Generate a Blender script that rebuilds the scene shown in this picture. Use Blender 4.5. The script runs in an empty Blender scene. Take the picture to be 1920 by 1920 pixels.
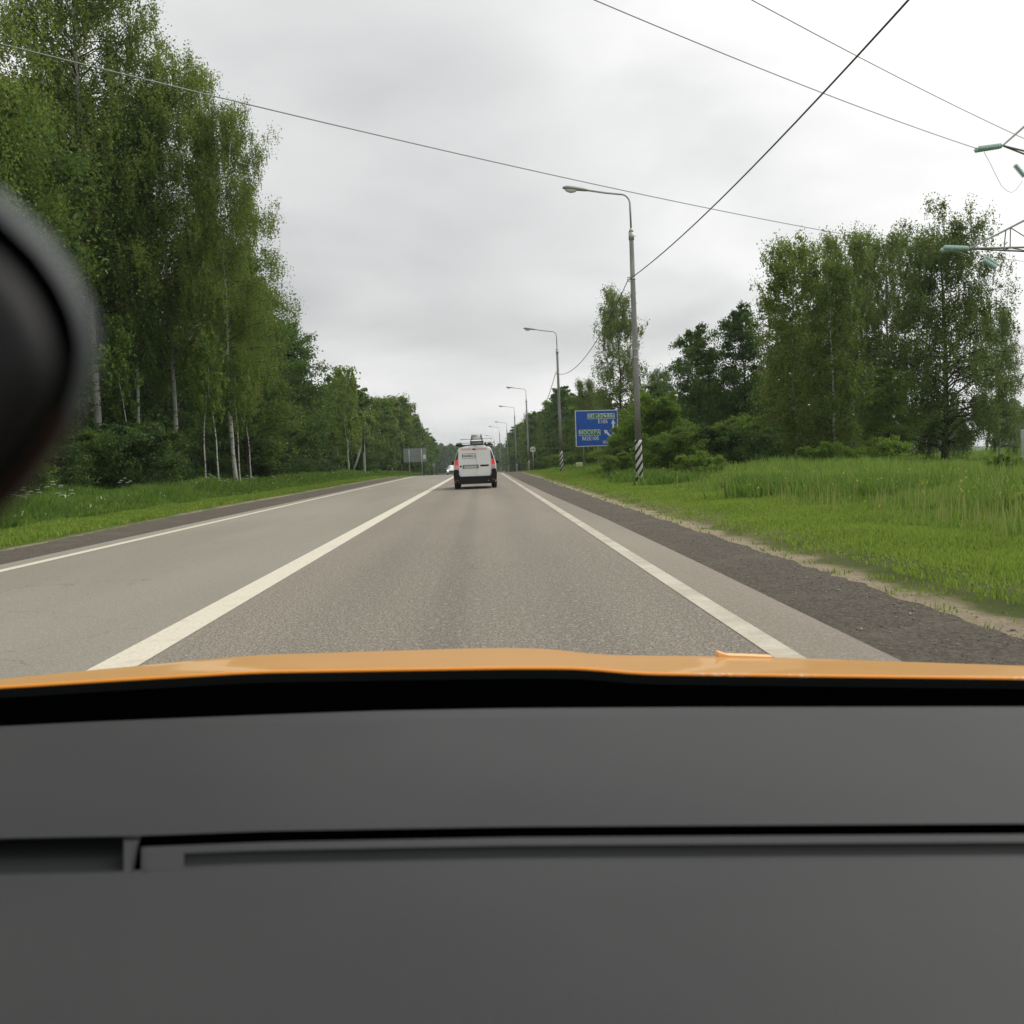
import bpy, math, random
import numpy as np
from mathutils import Vector, Matrix
random.seed(7); R = math.radians
S = bpy.context.scene; COL = S.collection
# ---------------------------------------------------------------- camera
H = 1.12; F = 1920.0; TH = R(2.4)
_c = np.array([-56, 96, -F]); _c /= np.linalg.norm(_c)
_w = np.array([-math.sin(TH), math.cos(TH), 0.]); _w -= _w.dot(_c) * _c; _w /= np.linalg.norm(_w)
MC = np.stack([np.cross(_c, _w), _c, _w], 1)          # world -> camera
cam = bpy.data.objects.new("camera", bpy.data.cameras.new("camera")); COL.objects.link(cam)
cam.data.sensor_width = 36; cam.data.lens = 36; cam.data.clip_start = 0.02; cam.data.clip_end = 3000
cam.matrix_world = Matrix.Translation((0, 0, H)) @ Matrix(MC.T.tolist()).to_4x4()
cam.data.dof.use_dof = True; cam.data.dof.focus_distance = 60; cam.data.dof.aperture_fstop = 9
S.camera = cam
def at(px, py, D):                                     # point at forward distance D seen at photo pixel
    r = MC.T @ np.array([px - 960, 960 - py, -F]); t = D / r[1]
    return Vector((r[0] * t, D, r[2] * t + H))
def onz(px, py, z):
    r = MC.T @ np.array([px - 960, 960 - py, -F]); t = (z - H) / r[2]
    return Vector((r[0] * t, r[1] * t, z))
# ---------------------------------------------------------------- node helpers
class NT:
    def __init__(s, tree): s.t = tree; s.n = tree.nodes; s.l = tree.links
    def node(s, typ, **kw):
        n = s.n.new(typ)
        for k, v in kw.items():
            if k[0] == '_': setattr(n, k[1:], v)
        return n
    def set(s, n, key, v):
        if isinstance(v, bpy.types.NodeSocket): s.l.new(v, n.inputs[key])
        else: n.inputs[key].default_value = v
    def math(s, op, a, b=0.0, clamp=False):
        n = s.n.new('ShaderNodeMath'); n.operation = op; n.use_clamp = clamp
        s.set(n, 0, a); s.set(n, 1, b); return n.outputs[0]
    def mix(s, f, a, b, mode='MIX'):
        n = s.n.new('ShaderNodeMix'); n.data_type = 'RGBA'; n.blend_type = mode
        s.set(n, 0, f)
        s.set(n, 6, a if isinstance(a, bpy.types.NodeSocket) else tuple(a) + (1,))
        s.set(n, 7, b if isinstance(b, bpy.types.NodeSocket) else tuple(b) + (1,))
        return n.outputs[2]
    def noise(s, scale, detail=3, vec=None, rough=.55, dist=0):
        n = s.n.new('ShaderNodeTexNoise'); s.set(n, 'Scale', scale); s.set(n, 'Detail', detail)
        s.set(n, 'Roughness', rough); s.set(n, 'Distortion', dist)
        if vec is not None: s.l.new(vec, n.inputs['Vector'])
        return n.outputs[0]
    def ramp(s, f, lo, hi):
        n = s.n.new('ShaderNodeMapRange'); s.set(n, 0, f); s.set(n, 1, lo); s.set(n, 2, hi); n.interpolation_type = 'SMOOTHSTEP'
        return n.outputs[0]
    def coord(s, which='Object', scale=None):
        n = s.n.new('ShaderNodeTexCoord'); o = n.outputs[which]
        if scale:
            m = s.n.new('ShaderNodeMapping'); m.inputs['Scale'].default_value = scale
            s.l.new(o, m.inputs[0]); o = m.outputs[0]
        return o
    def xyz(s, v):
        n = s.n.new('ShaderNodeSeparateXYZ'); s.l.new(v, n.inputs[0]); return n.outputs
def mat(name, col=(.5, .5, .5), rough=.6, metal=0, build=None, spec=.5, coat=0, emit=None, es=1):
    m = bpy.data.materials.new(name); m.use_nodes = True; t = NT(m.node_tree)
    p = t.n['Principled BSDF']
    p.inputs['Base Color'].default_value = tuple(col) + (1,); p.inputs['Roughness'].default_value = rough
    p.inputs['Metallic'].default_value = metal; p.inputs['Specular IOR Level'].default_value = spec
    p.inputs['Coat Weight'].default_value = coat
    if emit: p.inputs['Emission Color'].default_value = tuple(emit) + (1,); p.inputs['Emission Strength'].default_value = es
    if build: build(t, p)
    return m
def var(col, amt=.18, scale=6., bump=0, stretch=None, bd=.01):   # mild wear variation
    def b(t, p):
        v = t.coord('Object', stretch)
        f = t.noise(scale, 4, v); f2 = t.noise(scale * 7, 3, v)
        f = t.math('ADD', t.math('MULTIPLY', f, .65), t.math('MULTIPLY', f2, .35))
        c = t.mix(t.ramp(f, .3, .7), tuple(x * (1 - amt) for x in col), tuple(min(1, x * (1 + amt)) for x in col))
        t.l.new(c, p.inputs['Base Color'])
        if bump:
            n = t.n.new('ShaderNodeBump'); t.set(n, 'Strength', bump); t.set(n, 'Distance', bd); t.l.new(f2, n.inputs['Height'])
            t.l.new(n.outputs[0], p.inputs['Normal'])
    return b
# ---------------------------------------------------------------- sky, sun, exposure
SUN_EL, SUN_AZ = R(48), R(62)          # azimuth from +Y towards +X
sd = Vector((math.sin(SUN_AZ) * math.cos(SUN_EL), math.cos(SUN_AZ) * math.cos(SUN_EL), math.sin(SUN_EL)))
W = bpy.data.worlds.new("World"); S.world = W; W.use_nodes = True; wt = NT(W.node_tree)
bg = wt.n['Background']; bg.inputs['Strength'].default_value = 0.1
sky = wt.n.new('ShaderNodeTexSky'); sky.sky_type = 'NISHITA'; sky.sun_disc = False
sky.sun_elevation = SUN_EL; sky.sun_rotation = SUN_AZ; sky.air_density = 1; sky.dust_density = 2
g = wt.coord('Generated'); gx = wt.xyz(g)
zz = wt.math('ADD', wt.math('MAXIMUM', gx[2], 0.0), .22)
cx = wt.math('DIVIDE', gx[0], zz); cy = wt.math('DIVIDE', gx[1], zz)
cmb = wt.n.new('ShaderNodeCombineXYZ'); wt.l.new(cx, cmb.inputs[0]); wt.l.new(cy, cmb.inputs[1]); cmb.inputs[2].default_value = 3.1
n1 = wt.noise(.62, 3, cmb.outputs[0], .5, .25); n2 = wt.noise(1.9, 5, cmb.outputs[0], .5, .3)
cl = wt.math('ADD', wt.math('MULTIPLY', n1, .68), wt.math('MULTIPLY', n2, .32))
dt = wt.n.new('ShaderNodeVectorMath'); dt.operation = 'DOT_PRODUCT'; wt.l.new(g, dt.inputs[0]); dt.inputs[1].default_value = sd
cl = wt.math('ADD', cl, wt.math('MULTIPLY', wt.ramp(dt.outputs['Value'], .45, .95), .30))
cl = wt.math('ADD', wt.math('MULTIPLY', wt.math('SUBTRACT', cl, .56), 1.35), .56)
for bx, by, lo_, amt in ((640, 410, .965, .085), (900, 300, .985, .03), (1385, 275, .9988, .03)):      # darker cloud banks in the overcast
    bd = MC.T @ np.array([bx - 960, 960 - by, -F]); bd /= np.linalg.norm(bd)
    dv = wt.n.new('ShaderNodeVectorMath'); dv.operation = 'DOT_PRODUCT'; wt.l.new(g, dv.inputs[0]); dv.inputs[1].default_value = bd
    q_ = wt.math('ADD', dv.outputs['Value'], wt.math('MULTIPLY', wt.math('SUBTRACT', n2, .5), (1 - lo_) * 1.6))
    cl = wt.math('SUBTRACT', cl, wt.math('MULTIPLY', wt.ramp(q_, lo_, 1.0), amt))
cr = wt.n.new('ShaderNodeValToRGB'); wt.l.new(cl, cr.inputs[0])
e = cr.color_ramp.elements
e[0].position = .24; e[0].color = (.40, .405, .41, 1); e[1].position = .70; e[1].color = (.96, .955, .935, 1)
e2 = e.new(.50); e2.color = (.69, .692, .685, 1)
cs = wt.n.new('ShaderNodeVectorMath'); cs.operation = 'SCALE'; wt.l.new(cr.outputs[0], cs.inputs[0]); cs.inputs['Scale'].default_value = 9.8
wt.l.new(wt.mix(.95, sky.outputs[0], cs.outputs[0]), bg.inputs[0])
sun = bpy.data.objects.new("sun", bpy.data.lights.new("sun", 'SUN')); COL.objects.link(sun)
sun.data.energy = 1.5; sun.data.angle = R(50); sun.data.color = (1, .97, .92)
sun.rotation_euler = sd.to_track_quat('Z', 'Y').to_euler()
S.view_settings.view_transform = 'Standard'; S.view_settings.look = 'None'; S.view_settings.exposure = .3
S.view_settings.gamma = 1; S.view_settings.use_curve_mapping = False
S.cycles.max_bounces = 6; S.cycles.transparent_max_bounces = 8; S.cycles.use_denoising = True
# ---------------------------------------------------------------- object helpers
def tag(o, label=None, cat=None, group=None, kind=None):
    if label: o['label'] = label
    if cat: o['category'] = cat
    if group: o['group'] = group
    if kind: o['kind'] = kind
    return o
def empty(name, loc=(0, 0, 0), rz=0):
    o = bpy.data.objects.new(name, None); o.location = loc; o.rotation_euler = (0, 0, rz); o.empty_display_size = .3
    COL.objects.link(o); return o
class MB:
    def __init__(s): s.v = []; s.f = []; s.sm = []
    def add(s, vs, fs, smooth=False):
        b = len(s.v); s.v += [tuple(v) for v in vs]; s.f += [tuple(i + b for i in f) for f in fs]; s.sm += [smooth] * len(fs); return s
    def box(s, c, d, m=None, bev=0):
        x, y, z = (k / 2 for k in d); vs = []
        if bev <= 0:
            vs = [Vector((i * x, j * y, k * z)) for k in (-1, 1) for j in (-1, 1) for i in (-1, 1)]
            fs = [(0, 2, 3, 1), (4, 5, 7, 6), (0, 1, 5, 4), (2, 6, 7, 3), (0, 4, 6, 2), (1, 3, 7, 5)]
        else:
            import bmesh
            bm = bmesh.new(); bmesh.ops.create_cube(bm, size=1)
            for v in bm.verts: v.co = Vector((v.co.x * d[0], v.co.y * d[1], v.co.z * d[2]))
            bmesh.ops.bevel(bm, geom=bm.edges[:], offset=bev, segments=2, affect='EDGES', profile=.5)
            bm.verts.index_update(); vs = [v.co.copy() for v in bm.verts]; fs = [tuple(v.index for v in f.verts) for f in bm.faces]; bm.free()
        if m is not None: vs = [m @ v for v in vs]
        return s.add([v + Vector(c) for v in vs], fs, bev > 0)
    def tube(s, pts, rad, n=8, cap=True, smooth=True):
        pts = [Vector(p) for p in pts]; k = len(pts)
        rr = rad if isinstance(rad, (list, tuple)) else [rad] * k
        up = Vector((0, 0, 1)); vs = []; fs = []
        d0 = (pts[-1] - pts[0]).normalized()
        if abs(d0.z) > .8: up = Vector((0, 1, 0))
        for i in range(k):
            d = (pts[min(i + 1, k - 1)] - pts[max(i - 1, 0)]).normalized()
            a = d.cross(up)
            if a.length < 1e-4: a = d.cross(Vector((1, 0, 0)))
            a.normalize(); b = d.cross(a)
            for j in range(n):
                t = 2 * math.pi * j / n; vs.append(pts[i] + (a * math.cos(t) + b * math.sin(t)) * rr[i])
        for i in range(k - 1):
            for j in range(n):
                fs.append((i * n + j, i * n + (j + 1) % n, (i + 1) * n + (j + 1) % n, (i + 1) * n + j))
        if cap: fs.append(tuple(range(n))[::-1]); fs.append(tuple(range((k - 1) * n, k * n)))
        return s.add(vs, fs, smooth)
    def bar(s, a, b, w):
        return s.tube([a, b], w * .7, 4, smooth=False)
    def prism(s, pts, y0, y1):          # polygon in x,z extruded along y
        n = len(pts)
        vs = [(p[0], y0, p[1]) for p in pts] + [(p[0], y1, p[1]) for p in pts]
        fs = [tuple(range(n)), tuple(range(2 * n - 1, n - 1, -1))] + [(i, i + n, (i + 1) % n + n, (i + 1) % n) for i in range(n)]
        return s.add(vs, fs)
    def grid(s, rows, smooth=True):
        m = len(rows[0]); vs = [p for r in rows for p in r]
        fs = [(i * m + j, i * m + j + 1, (i + 1) * m + j + 1, (i + 1) * m + j) for i in range(len(rows) - 1) for j in range(m - 1)]
        return s.add(vs, fs, smooth)
    def build(s, name, m, parent=None, bev=0):
        me = bpy.data.meshes.new(name); me.from_pydata(s.v, [], s.f); me.update()
        me.polygons.foreach_set('use_smooth', s.sm)
        if bev:
            import bmesh
            bm = bmesh.new(); bm.from_mesh(me); bmesh.ops.recalc_face_normals(bm, faces=bm.faces)
            bmesh.ops.bevel(bm, geom=bm.edges[:], offset=bev, segments=2, affect='EDGES'); bm.to_mesh(me); bm.free()
        o = bpy.data.objects.new(name, me); COL.objects.link(o)
        if m: me.materials.append(m)
        if parent: o.parent = parent
        return o
def npmesh(name, V, Fq, m, nv=4, smooth=False):
    me = bpy.data.meshes.new(name); nf = len(Fq) if not isinstance(Fq, int) else Fq
    me.vertices.add(len(V)); me.vertices.foreach_set('co', np.asarray(V, np.float32).ravel())
    idx = np.asarray(Fq).ravel(); me.loops.add(len(idx)); me.loops.foreach_set('vertex_index', idx.astype(np.int32))
    me.polygons.add(nf); me.polygons.foreach_set('loop_start', (np.arange(nf) * nv).astype(np.int32))
    me.update(calc_edges=True); me.materials.append(m)
    if smooth: me.polygons.foreach_set('use_smooth', [True] * nf)
    return me
def text(s, body, size, m, name, parent, loc, rot, bold=.0, align='CENTER', sx=1.):
    cu = bpy.data.curves.new(name, 'FONT'); cu.body = body; cu.size = size; cu.extrude = .004; cu.offset = bold
    cu.align_x = align; cu.align_y = 'CENTER'
    o = bpy.data.objects.new(name, cu); COL.objects.link(o)
    dg = bpy.context.evaluated_depsgraph_get(); me = bpy.data.meshes.new_from_object(o.evaluated_get(dg))
    bpy.data.objects.remove(o); q = bpy.data.objects.new(name, me); me.materials.clear(); me.materials.append(m)
    COL.objects.link(q); q.parent = parent; q.location = loc; q.rotation_euler = rot; q.scale = (sx, 1, 1)
    return q
def prof(y):
    y = np.asarray(y, float)
    t = np.clip(y - 82, 0, None)
    return np.where(t < 20, -.0125 * t * t / 40, -.0125 * (t - 10)) * np.where(y < 500, 1, 0) + np.where(y >= 500, -.0125 * 408 - .002 * (y - 500), 0)
def hsh(x, y):
    return np.sin(x * .7 + 1.3) * np.cos(y * .31 + x * .2) * .5 + np.sin(x * 1.9 + y * .83) * .25 + np.cos(y * 1.37 - x * .5) * .25
def zg(x, y):
    x = np.asarray(x, float); y = np.asarray(y, float)
    z = prof(y)
    l = np.clip((-x - 8.6) / 3, 0, 1); r_ = np.clip((x - 4.6) / 4, 0, 1)
    z = z + l * (.10 + .07 * hsh(x, y)) + r_ * (.02 + .12 * hsh(x, y)) + np.clip((x - 9) / 14, 0, 1) * -.45
    z = z - .05 * ((x > -8.4) & (x < 3.6))
    return z
# ---------------------------------------------------------------- ground
def ground_nodes(t, p):
    v = t.coord('Object'); X = t.xyz(v)
    wob = t.math('MULTIPLY', t.math('SUBTRACT', t.noise(.9, 5, v, .65), .5), 2.2)
    xr = t.math('ADD', X[0], t.math('MULTIPLY', wob, .45))
    xr = t.math('SUBTRACT', xr, t.math('MULTIPLY', t.math('MINIMUM', X[1], 60.), .004))
    gr = t.ramp(xr, 3.2, 3.5); gr2 = t.ramp(xr, 3.5, 4.6)
    gl = t.ramp(t.math('SUBTRACT', t.math('MULTIPLY', t.math('ADD', X[0], t.math('MULTIPLY', wob, .25)), -1.), t.math('MULTIPLY', t.math('MINIMUM', X[1], 34.), .022)), 7.55, 7.95)
    gf = t.math('MAXIMUM', gr, gl)
    fine = t.noise(30, 6, v, .85); big = t.noise(.35, 3, v)
    sand = t.mix(t.ramp(fine, .3, .7), (.20, .16, .10), (.46, .39, .27))
    grs = t.mix(t.ramp(fine, .3, .7), (.05, .085, .016), (.13, .19, .04)); grs = t.mix(t.math('MAXIMUM', gr2, t.math('LESS_THAN', X[0], 0.)), t.mix(t.ramp(fine, .3, .7), (.10, .105, .04), (.22, .20, .10)), grs)
    grs = t.mix(t.ramp(big, .4, .65), grs, (.08, .105, .028))
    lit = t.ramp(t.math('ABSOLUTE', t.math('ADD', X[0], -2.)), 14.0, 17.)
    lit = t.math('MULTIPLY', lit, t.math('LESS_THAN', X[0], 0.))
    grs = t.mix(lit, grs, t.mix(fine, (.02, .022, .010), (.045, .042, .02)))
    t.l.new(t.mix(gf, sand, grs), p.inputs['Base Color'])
    n = t.n.new('ShaderNodeBump'); t.set(n, 'Strength', .8); t.set(n, 'Distance', .04); t.l.new(fine, n.inputs['Height']); t.l.new(n.outputs[0], p.inputs['Normal'])
xs = np.concatenate([np.linspace(-900, -60, 12), np.linspace(-50, -12, 28), np.linspace(-11.5, -8, 12), [-7.5, -6.4, -3, 0, 2, 2.6], np.linspace(3, 12, 32), np.linspace(12.8, 50, 36), np.linspace(60, 900, 12)])
ys = np.concatenate([[-60, -20, -5], np.linspace(0, 60, 100), np.linspace(61, 130, 60), np.linspace(135, 500, 50), [499.9, 620, 800, 1100, 1600]]); ys.sort()
YY, XX = np.meshgrid(ys, xs, indexing='ij'); ZZ = zg(XX, YY)
gv = np.stack([XX, YY, ZZ], -1).reshape(-1, 3); nx = len(xs); ii, jj = np.meshgrid(np.arange(len(ys) - 1), np.arange(nx - 1), indexing='ij')
gq = np.stack([ii * nx + jj, ii * nx + jj + 1, (ii + 1) * nx + jj + 1, (ii + 1) * nx + jj], -1).reshape(-1, 4)
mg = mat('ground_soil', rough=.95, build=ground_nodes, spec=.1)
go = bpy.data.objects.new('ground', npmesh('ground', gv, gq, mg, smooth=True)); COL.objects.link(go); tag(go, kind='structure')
ry = np.concatenate([np.linspace(-20, 0, 5), np.linspace(.5, 12, 60), np.linspace(12.4, 30, 60), np.linspace(31, 130, 100), np.linspace(134, 495, 60)])
def strip(name, xl, xr, dz, m, nxs=2, wob=0, kind='structure', y0=-20, y1=495):
    rows = []
    rs = np.random.RandomState(len(name))
    for y in ry:
        if y < y0 or y > y1: continue
        a = np.interp(y, *xl) if isinstance(xl, tuple) else xl; b = np.interp(y, *xr) if isinstance(xr, tuple) else xr
        if wob: a += rs.uniform(-wob, wob) * (name[-4:] == 'left'); b += rs.uniform(-wob, wob) * (name[-4:] != 'left')
        rows.append([(a + (b - a) * i / (nxs - 1), y, float(prof(y)) + dz) for i in range(nxs)])
    o = MB().grid(rows).build(name, m); tag(o, kind=kind); return o
def asphalt(t, p):
    v = t.coord('Object'); X = t.xyz(v)
    sp = t.noise(60, 2, v, .8); sp2 = t.noise(17, 5, v, .85); big = t.noise(.5, 4, t.coord('Object', (1, .12, 1)))
    base = t.mix(t.ramp(big, .35, .65), (.238, .208, .162), (.290, .256, .200))
    # rougher, browner wearing course in the own lane; smoother greyer one in the other lane
    own = t.math('MULTIPLY', t.ramp(X[0], -2.35, -1.9), t.math('SUBTRACT', 1., t.ramp(X[0], 1.55, 1.75)))
    base = t.mix(t.ramp(X[0], -2.35, -1.9), t.mix(t.ramp(big, .35, .65), (.248, .232, .185), (.292, .274, .220)), base)
    for c0, w in ((-1.15, .45), (.62, .45), (-.3, .22)):
        band = t.math('SUBTRACT', 1., t.ramp(t.math('ABSOLUTE', t.math('SUBTRACT', X[0], c0)), .05, w))
        base = t.mix(t.math('MULTIPLY', band, .20 if c0 != -.3 else .3), base, (.12, .11, .098))
    near = t.math('SUBTRACT', 1., t.ramp(X[1], 9., 26.))
    amp = t.math('ADD', .4, t.math('MULTIPLY', near, .5)); amp = t.math('MULTIPLY', amp, t.math('ADD', .5, t.math('MULTIPLY', own, .6)))
    base = t.mix(t.math('MULTIPLY', amp, t.ramp(sp2, .48, .66)), base, (.42, .39, .34), 'MIX')
    base = t.mix(t.math('MULTIPLY', amp, t.ramp(sp, .56, .38)), base, (.07, .062, .052), 'MIX')
    # thin cracks
    vo = t.n.new('ShaderNodeTexVoronoi'); vo.feature = 'DISTANCE_TO_EDGE'; t.set(vo, 'Scale', .55)
    wv = t.n.new('ShaderNodeVectorMath'); wv.operation = 'ADD'; t.l.new(v, wv.inputs[0])
    nv = t.n.new('ShaderNodeTexNoise'); t.set(nv, 'Scale', 2.5); t.set(nv, 'Detail', 5); t.l.new(v, nv.inputs['Vector'])
    sc = t.n.new('ShaderNodeVectorMath'); sc.operation = 'SCALE'; t.l.new(nv.outputs['Color'], sc.inputs[0]); sc.inputs['Scale'].default_value = .9
    t.l.new(sc.outputs[0], wv.inputs[1]); t.l.new(wv.outputs[0], vo.inputs['Vector'])
    crk = t.math('MULTIPLY', t.math('LESS_THAN', vo.outputs['Distance'], .006), t.ramp(t.noise(.35, 2, v), .5, .6))
    base = t.mix(t.math('MULTIPLY', crk, .3), base, (.03, .028, .025))
    t.l.new(base, p.inputs['Base Color'])
    n = t.n.new('ShaderNodeBump'); t.set(n, 'Strength', .6); t.set(n, 'Distance', .012); t.l.new(sp2, n.inputs['Height']); t.l.new(n.outputs[0], p.inputs['Normal'])
m_asph = mat('worn_asphalt', rough=.85, build=asphalt, spec=.25)
EDG = ([-20, 5, 10, 18, 33, 60, 495], [2.12, 2.12, 2.15, 2.16, 2.02, 1.93, 1.93])
GRV = ([-20, 5, 9, 19, 40, 60, 495], [3.0, 3.03, 3.06, 3.06, 3.1, 3.35, 3.3])
strip('road', -6.45, EDG, 0, m_asph)
def gravel(t, p):
    v = t.coord('Object'); f = t.noise(28, 5, v, .8); b = t.noise(1.2, 4, v); s = t.noise(60, 1, v)
    c = t.mix(t.ramp(f, .35, .7), (.078, .067, .054), (.19, .168, .138)); c = t.mix(t.math('MULTIPLY', t.ramp(b, .5, .75), .5), c, (.2, .17, .135))
    c = t.mix(t.ramp(s, .74, .8), c, (.5, .46, .4)); t.l.new(c, p.inputs['Base Color'])
    n = t.n.new('ShaderNodeBump'); t.set(n, 'Strength', 1.); t.set(n, 'Distance', .03); t.l.new(f, n.inputs['Height']); t.l.new(n.outputs[0], p.inputs['Normal'])
m_grv = mat('crumbled_shoulder', rough=.95, build=gravel, spec=.1)
strip('shoulder_right', EDG, GRV, -.012, m_grv, 4, .05)
strip('shoulder_left', ([-20, 12, 17, 27, 60, 495], [-7.4, -7.5, -7.75, -8.15, -8.25, -8.2]), -6.45, -.012, m_grv, 4, .06)
def paint(t, p):
    v = t.coord('Object'); f = t.noise(30, 5, v, .8); b = t.noise(2.5, 3, v)
    c = t.mix(t.ramp(f, .3, .6), (.50, .45, .35), (.66, .61, .49))
    c = t.mix(t.math('MULTIPLY', t.ramp(b, .55, .8), .35), c, (.3, .27, .22)); t.l.new(c, p.inputs['Base Color'])
def paint_worn(t, p):
    v = t.coord('Object'); f = t.noise(24, 5, v, .85); b = t.noise(1.6, 4, v, .7)
    c = t.mix(t.ramp(b, .35, .65), (.40, .36, .28), (.52, .475, .385)); c = t.mix(t.math('MULTIPLY', t.ramp(f, .55, .66), .7), c, (.22, .195, .165)); t.l.new(c, p.inputs['Base Color'])
m_paint = mat('road_paint', rough=.7, build=paint); m_worn = mat('worn_road_paint', rough=.8, build=paint_worn)
for nm, x, w, lab in (('road_marking', -2.2, .27, 'wide solid white line between the two lanes'), ('road_marking', 1.6, .155, 'solid white line along the right edge of the lane'), ('road_marking', -6.0, .17, 'thin solid white line along the far left edge of the road')):
    o = strip(nm, x - w / 2, x + w / 2, .004, m_worn if x > 0 else m_paint); o['label'] = lab
# ---------------------------------------------------------------- grass (nobody could count it)
def leafmat(name, dark, light, trans=.35, hue=.5, rough=.6):
    def b(t, p):
        gi = t.n.new('ShaderNodeNewGeometry'); oi = t.n.new('ShaderNodeObjectInfo')
        f = t.math('ADD', t.math('MULTIPLY', gi.outputs['Random Per Island'], .6), t.math('MULTIPLY', t.noise(hue, 3, t.coord('Object')), .75))
        f = t.math('ADD', f, t.math('MULTIPLY', t.math('SUBTRACT', oi.outputs['Random'], .5), .35))
        c = t.mix(t.ramp(f, .3, 1.), dark, light); t.l.new(c, p.inputs['Base Color'])
        tr = t.n.new('ShaderNodeBsdfTranslucent'); t.l.new(t.mix(.5, c, tuple(x * 1.6 for x in light)), tr.inputs[0])
        ms = t.n.new('ShaderNodeMixShader'); ms.inputs[0].default_value = trans
        t.l.new(p.outputs[0], ms.inputs[1]); t.l.new(tr.outputs[0], ms.inputs[2])
        t.l.new(ms.outputs[0], t.n['Material Output'].inputs[0])
    return mat(name, rough=rough, build=b, spec=.25)
m_lawn = leafmat('short_grass', (.11, .18, .022), (.26, .36, .055), .3, .8)
m_tall = leafmat('tall_grass', (.07, .145, .018), (.215, .32, .055), .3, .9)
m_weed = leafmat('tall_weeds', (.06, .13, .016), (.18, .28, .045), .3, .7)
def blades(name, n, xf, yf, hf, wf, m, seed, label, bend=.35):
    rs = np.random.RandomState(seed)
    y = yf(rs, n); x = xf(rs, y); h = hf(rs, x, y); keep = h > .02
    x, y, h = x[keep], y[keep], h[keep]; n = len(x)
    z = zg(x, y) - .02; w = wf(y) * rs.uniform(.7, 1.3, n)
    a = rs.uniform(0, 2 * np.pi, n); dx, dy = np.cos(a) * w, np.sin(a) * w
    b = rs.uniform(0, 2 * np.pi, n); k = h * bend * rs.uniform(.2, 1.3, n)
    V = np.zeros((n, 5, 3)); P = np.stack([x, y, z], 1)
    d = np.stack([dx, dy, np.zeros(n)], 1); lean = np.stack([np.cos(b) * k, np.sin(b) * k, np.zeros(n)], 1); up = np.zeros((n, 3)); up[:, 2] = h
    V[:, 0] = P - d; V[:, 1] = P + d; V[:, 2] = P + up * .55 + lean * .35 + d * .8; V[:, 3] = P + up * .55 + lean * .35 - d * .8; V[:, 4] = P + up + lean
    i0 = np.arange(n) * 5
    me = bpy.data.meshes.new(name); me.vertices.add(n * 5); me.vertices.foreach_set('co', V.astype(np.float32).ravel())
    idx = np.stack([i0, i0 + 1, i0 + 2, i0 + 3, i0 + 3, i0 + 2, i0 + 4], 1).ravel().astype(np.int32)
    me.loops.add(len(idx)); me.loops.foreach_set('vertex_index', idx); me.polygons.add(2 * n)
    ls = np.stack([np.arange(n) * 7, np.arange(n) * 7 + 4], 1).ravel().astype(np.int32); me.polygons.foreach_set('loop_start', ls)
    me.update(calc_edges=True); me.materials.append(m)
    o = bpy.data.objects.new(name, me); COL.objects.link(o); tag(o, label, 'grass', kind='stuff'); return o
def ydist(y0, y1, p=1.0):
    def f(rs, n):
        u = rs.uniform(0, 1, n); a, b = y0 ** (1 - p), y1 ** (1 - p)
        return (a + u * (b - a)) ** (1 / (1 - p)) if abs(p - 1) > 1e-3 else y0 * (y1 / y0) ** u
    return f
def patch(x, y, s=1.): return .5 + .5 * hsh(x * s * 1.7 + 3, y * s * 1.1)
rgt = lambda y: 3.4 + .004 * np.minimum(y, 60)
blades('short_grass', 420000, lambda rs, y: rgt(y) - .05 + rs.uniform(0, 1, len(y)) ** 1.1 * (4.0 + .0 * y), ydist(4.5, 170, 1.15),
       lambda rs, x, y: (.025 + .10 * patch(x, y) * np.clip((x - rgt(y)) / 1.6, .15, 1)) * rs.uniform(.4, 1.5, len(x)) * (rs.uniform(0, 1, len(x)) < np.clip((x - rgt(y) + .25 * hsh(x * 3, y * 4)) / 1.3, .03, 1) ** 1.5), lambda y: .0022 + .0007 * y, m_lawn, 1, 'short bright green verge grass between the sandy road edge and the tall meadow')
blades('tall_grass', 330000, lambda rs, y: rgt(y) + 1.0 + rs.uniform(0, 1, len(y)) ** 1.2 * (np.maximum(y * .56, 6) - 2 + 4), ydist(8, 120, .9),
       lambda rs, x, y: np.clip((x - rgt(y) - 1.2) / 6., .12, 1) * (.16 + .42 * patch(x, y, .5) + .30 * patch(x, y, 1.7)) * rs.uniform(.25, 1.4, len(x)) * (rs.uniform(0, 1, len(x)) < np.clip((x - rgt(y) - .9) / 3.5, .08, 1)), lambda y: .004 + .0007 * y, m_tall, 2, 'tall yellow green meadow grass right of the road')
blades('short_grass', 90000, lambda rs, y: -(7.9 + .022 * np.minimum(y, 34)) - rs.uniform(0, 1, len(y)) * 2.8, ydist(12, 130, 1.1),
       lambda rs, x, y: (.05 + .08 * patch(x, y)) * rs.uniform(.5, 1.4, len(x)) * (rs.uniform(0, 1, len(x)) < np.clip((-x - 7.85 - .022 * np.minimum(y, 34)) / .5, .1, 1)), lambda y: .004 + .0009 * y, m_lawn, 3, 'strip of short green grass along the left shoulder')
blades('tall_weeds', 170000, lambda rs, y: -10.2 - rs.uniform(0, 1, len(y)) ** 1.2 * 6, ydist(16, 180, 1.),
       lambda rs, x, y: np.clip((-x - 10.) / 1.2, .3, 1) * (.35 + .45 * patch(x, y, .8)) * rs.uniform(.4, 1.2, len(x)), lambda y: .006 + .0009 * y, m_weed, 4, 'tall dark green weeds at the foot of the left forest', .5)
rs = np.random.RandomState(31); n = 2600
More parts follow.
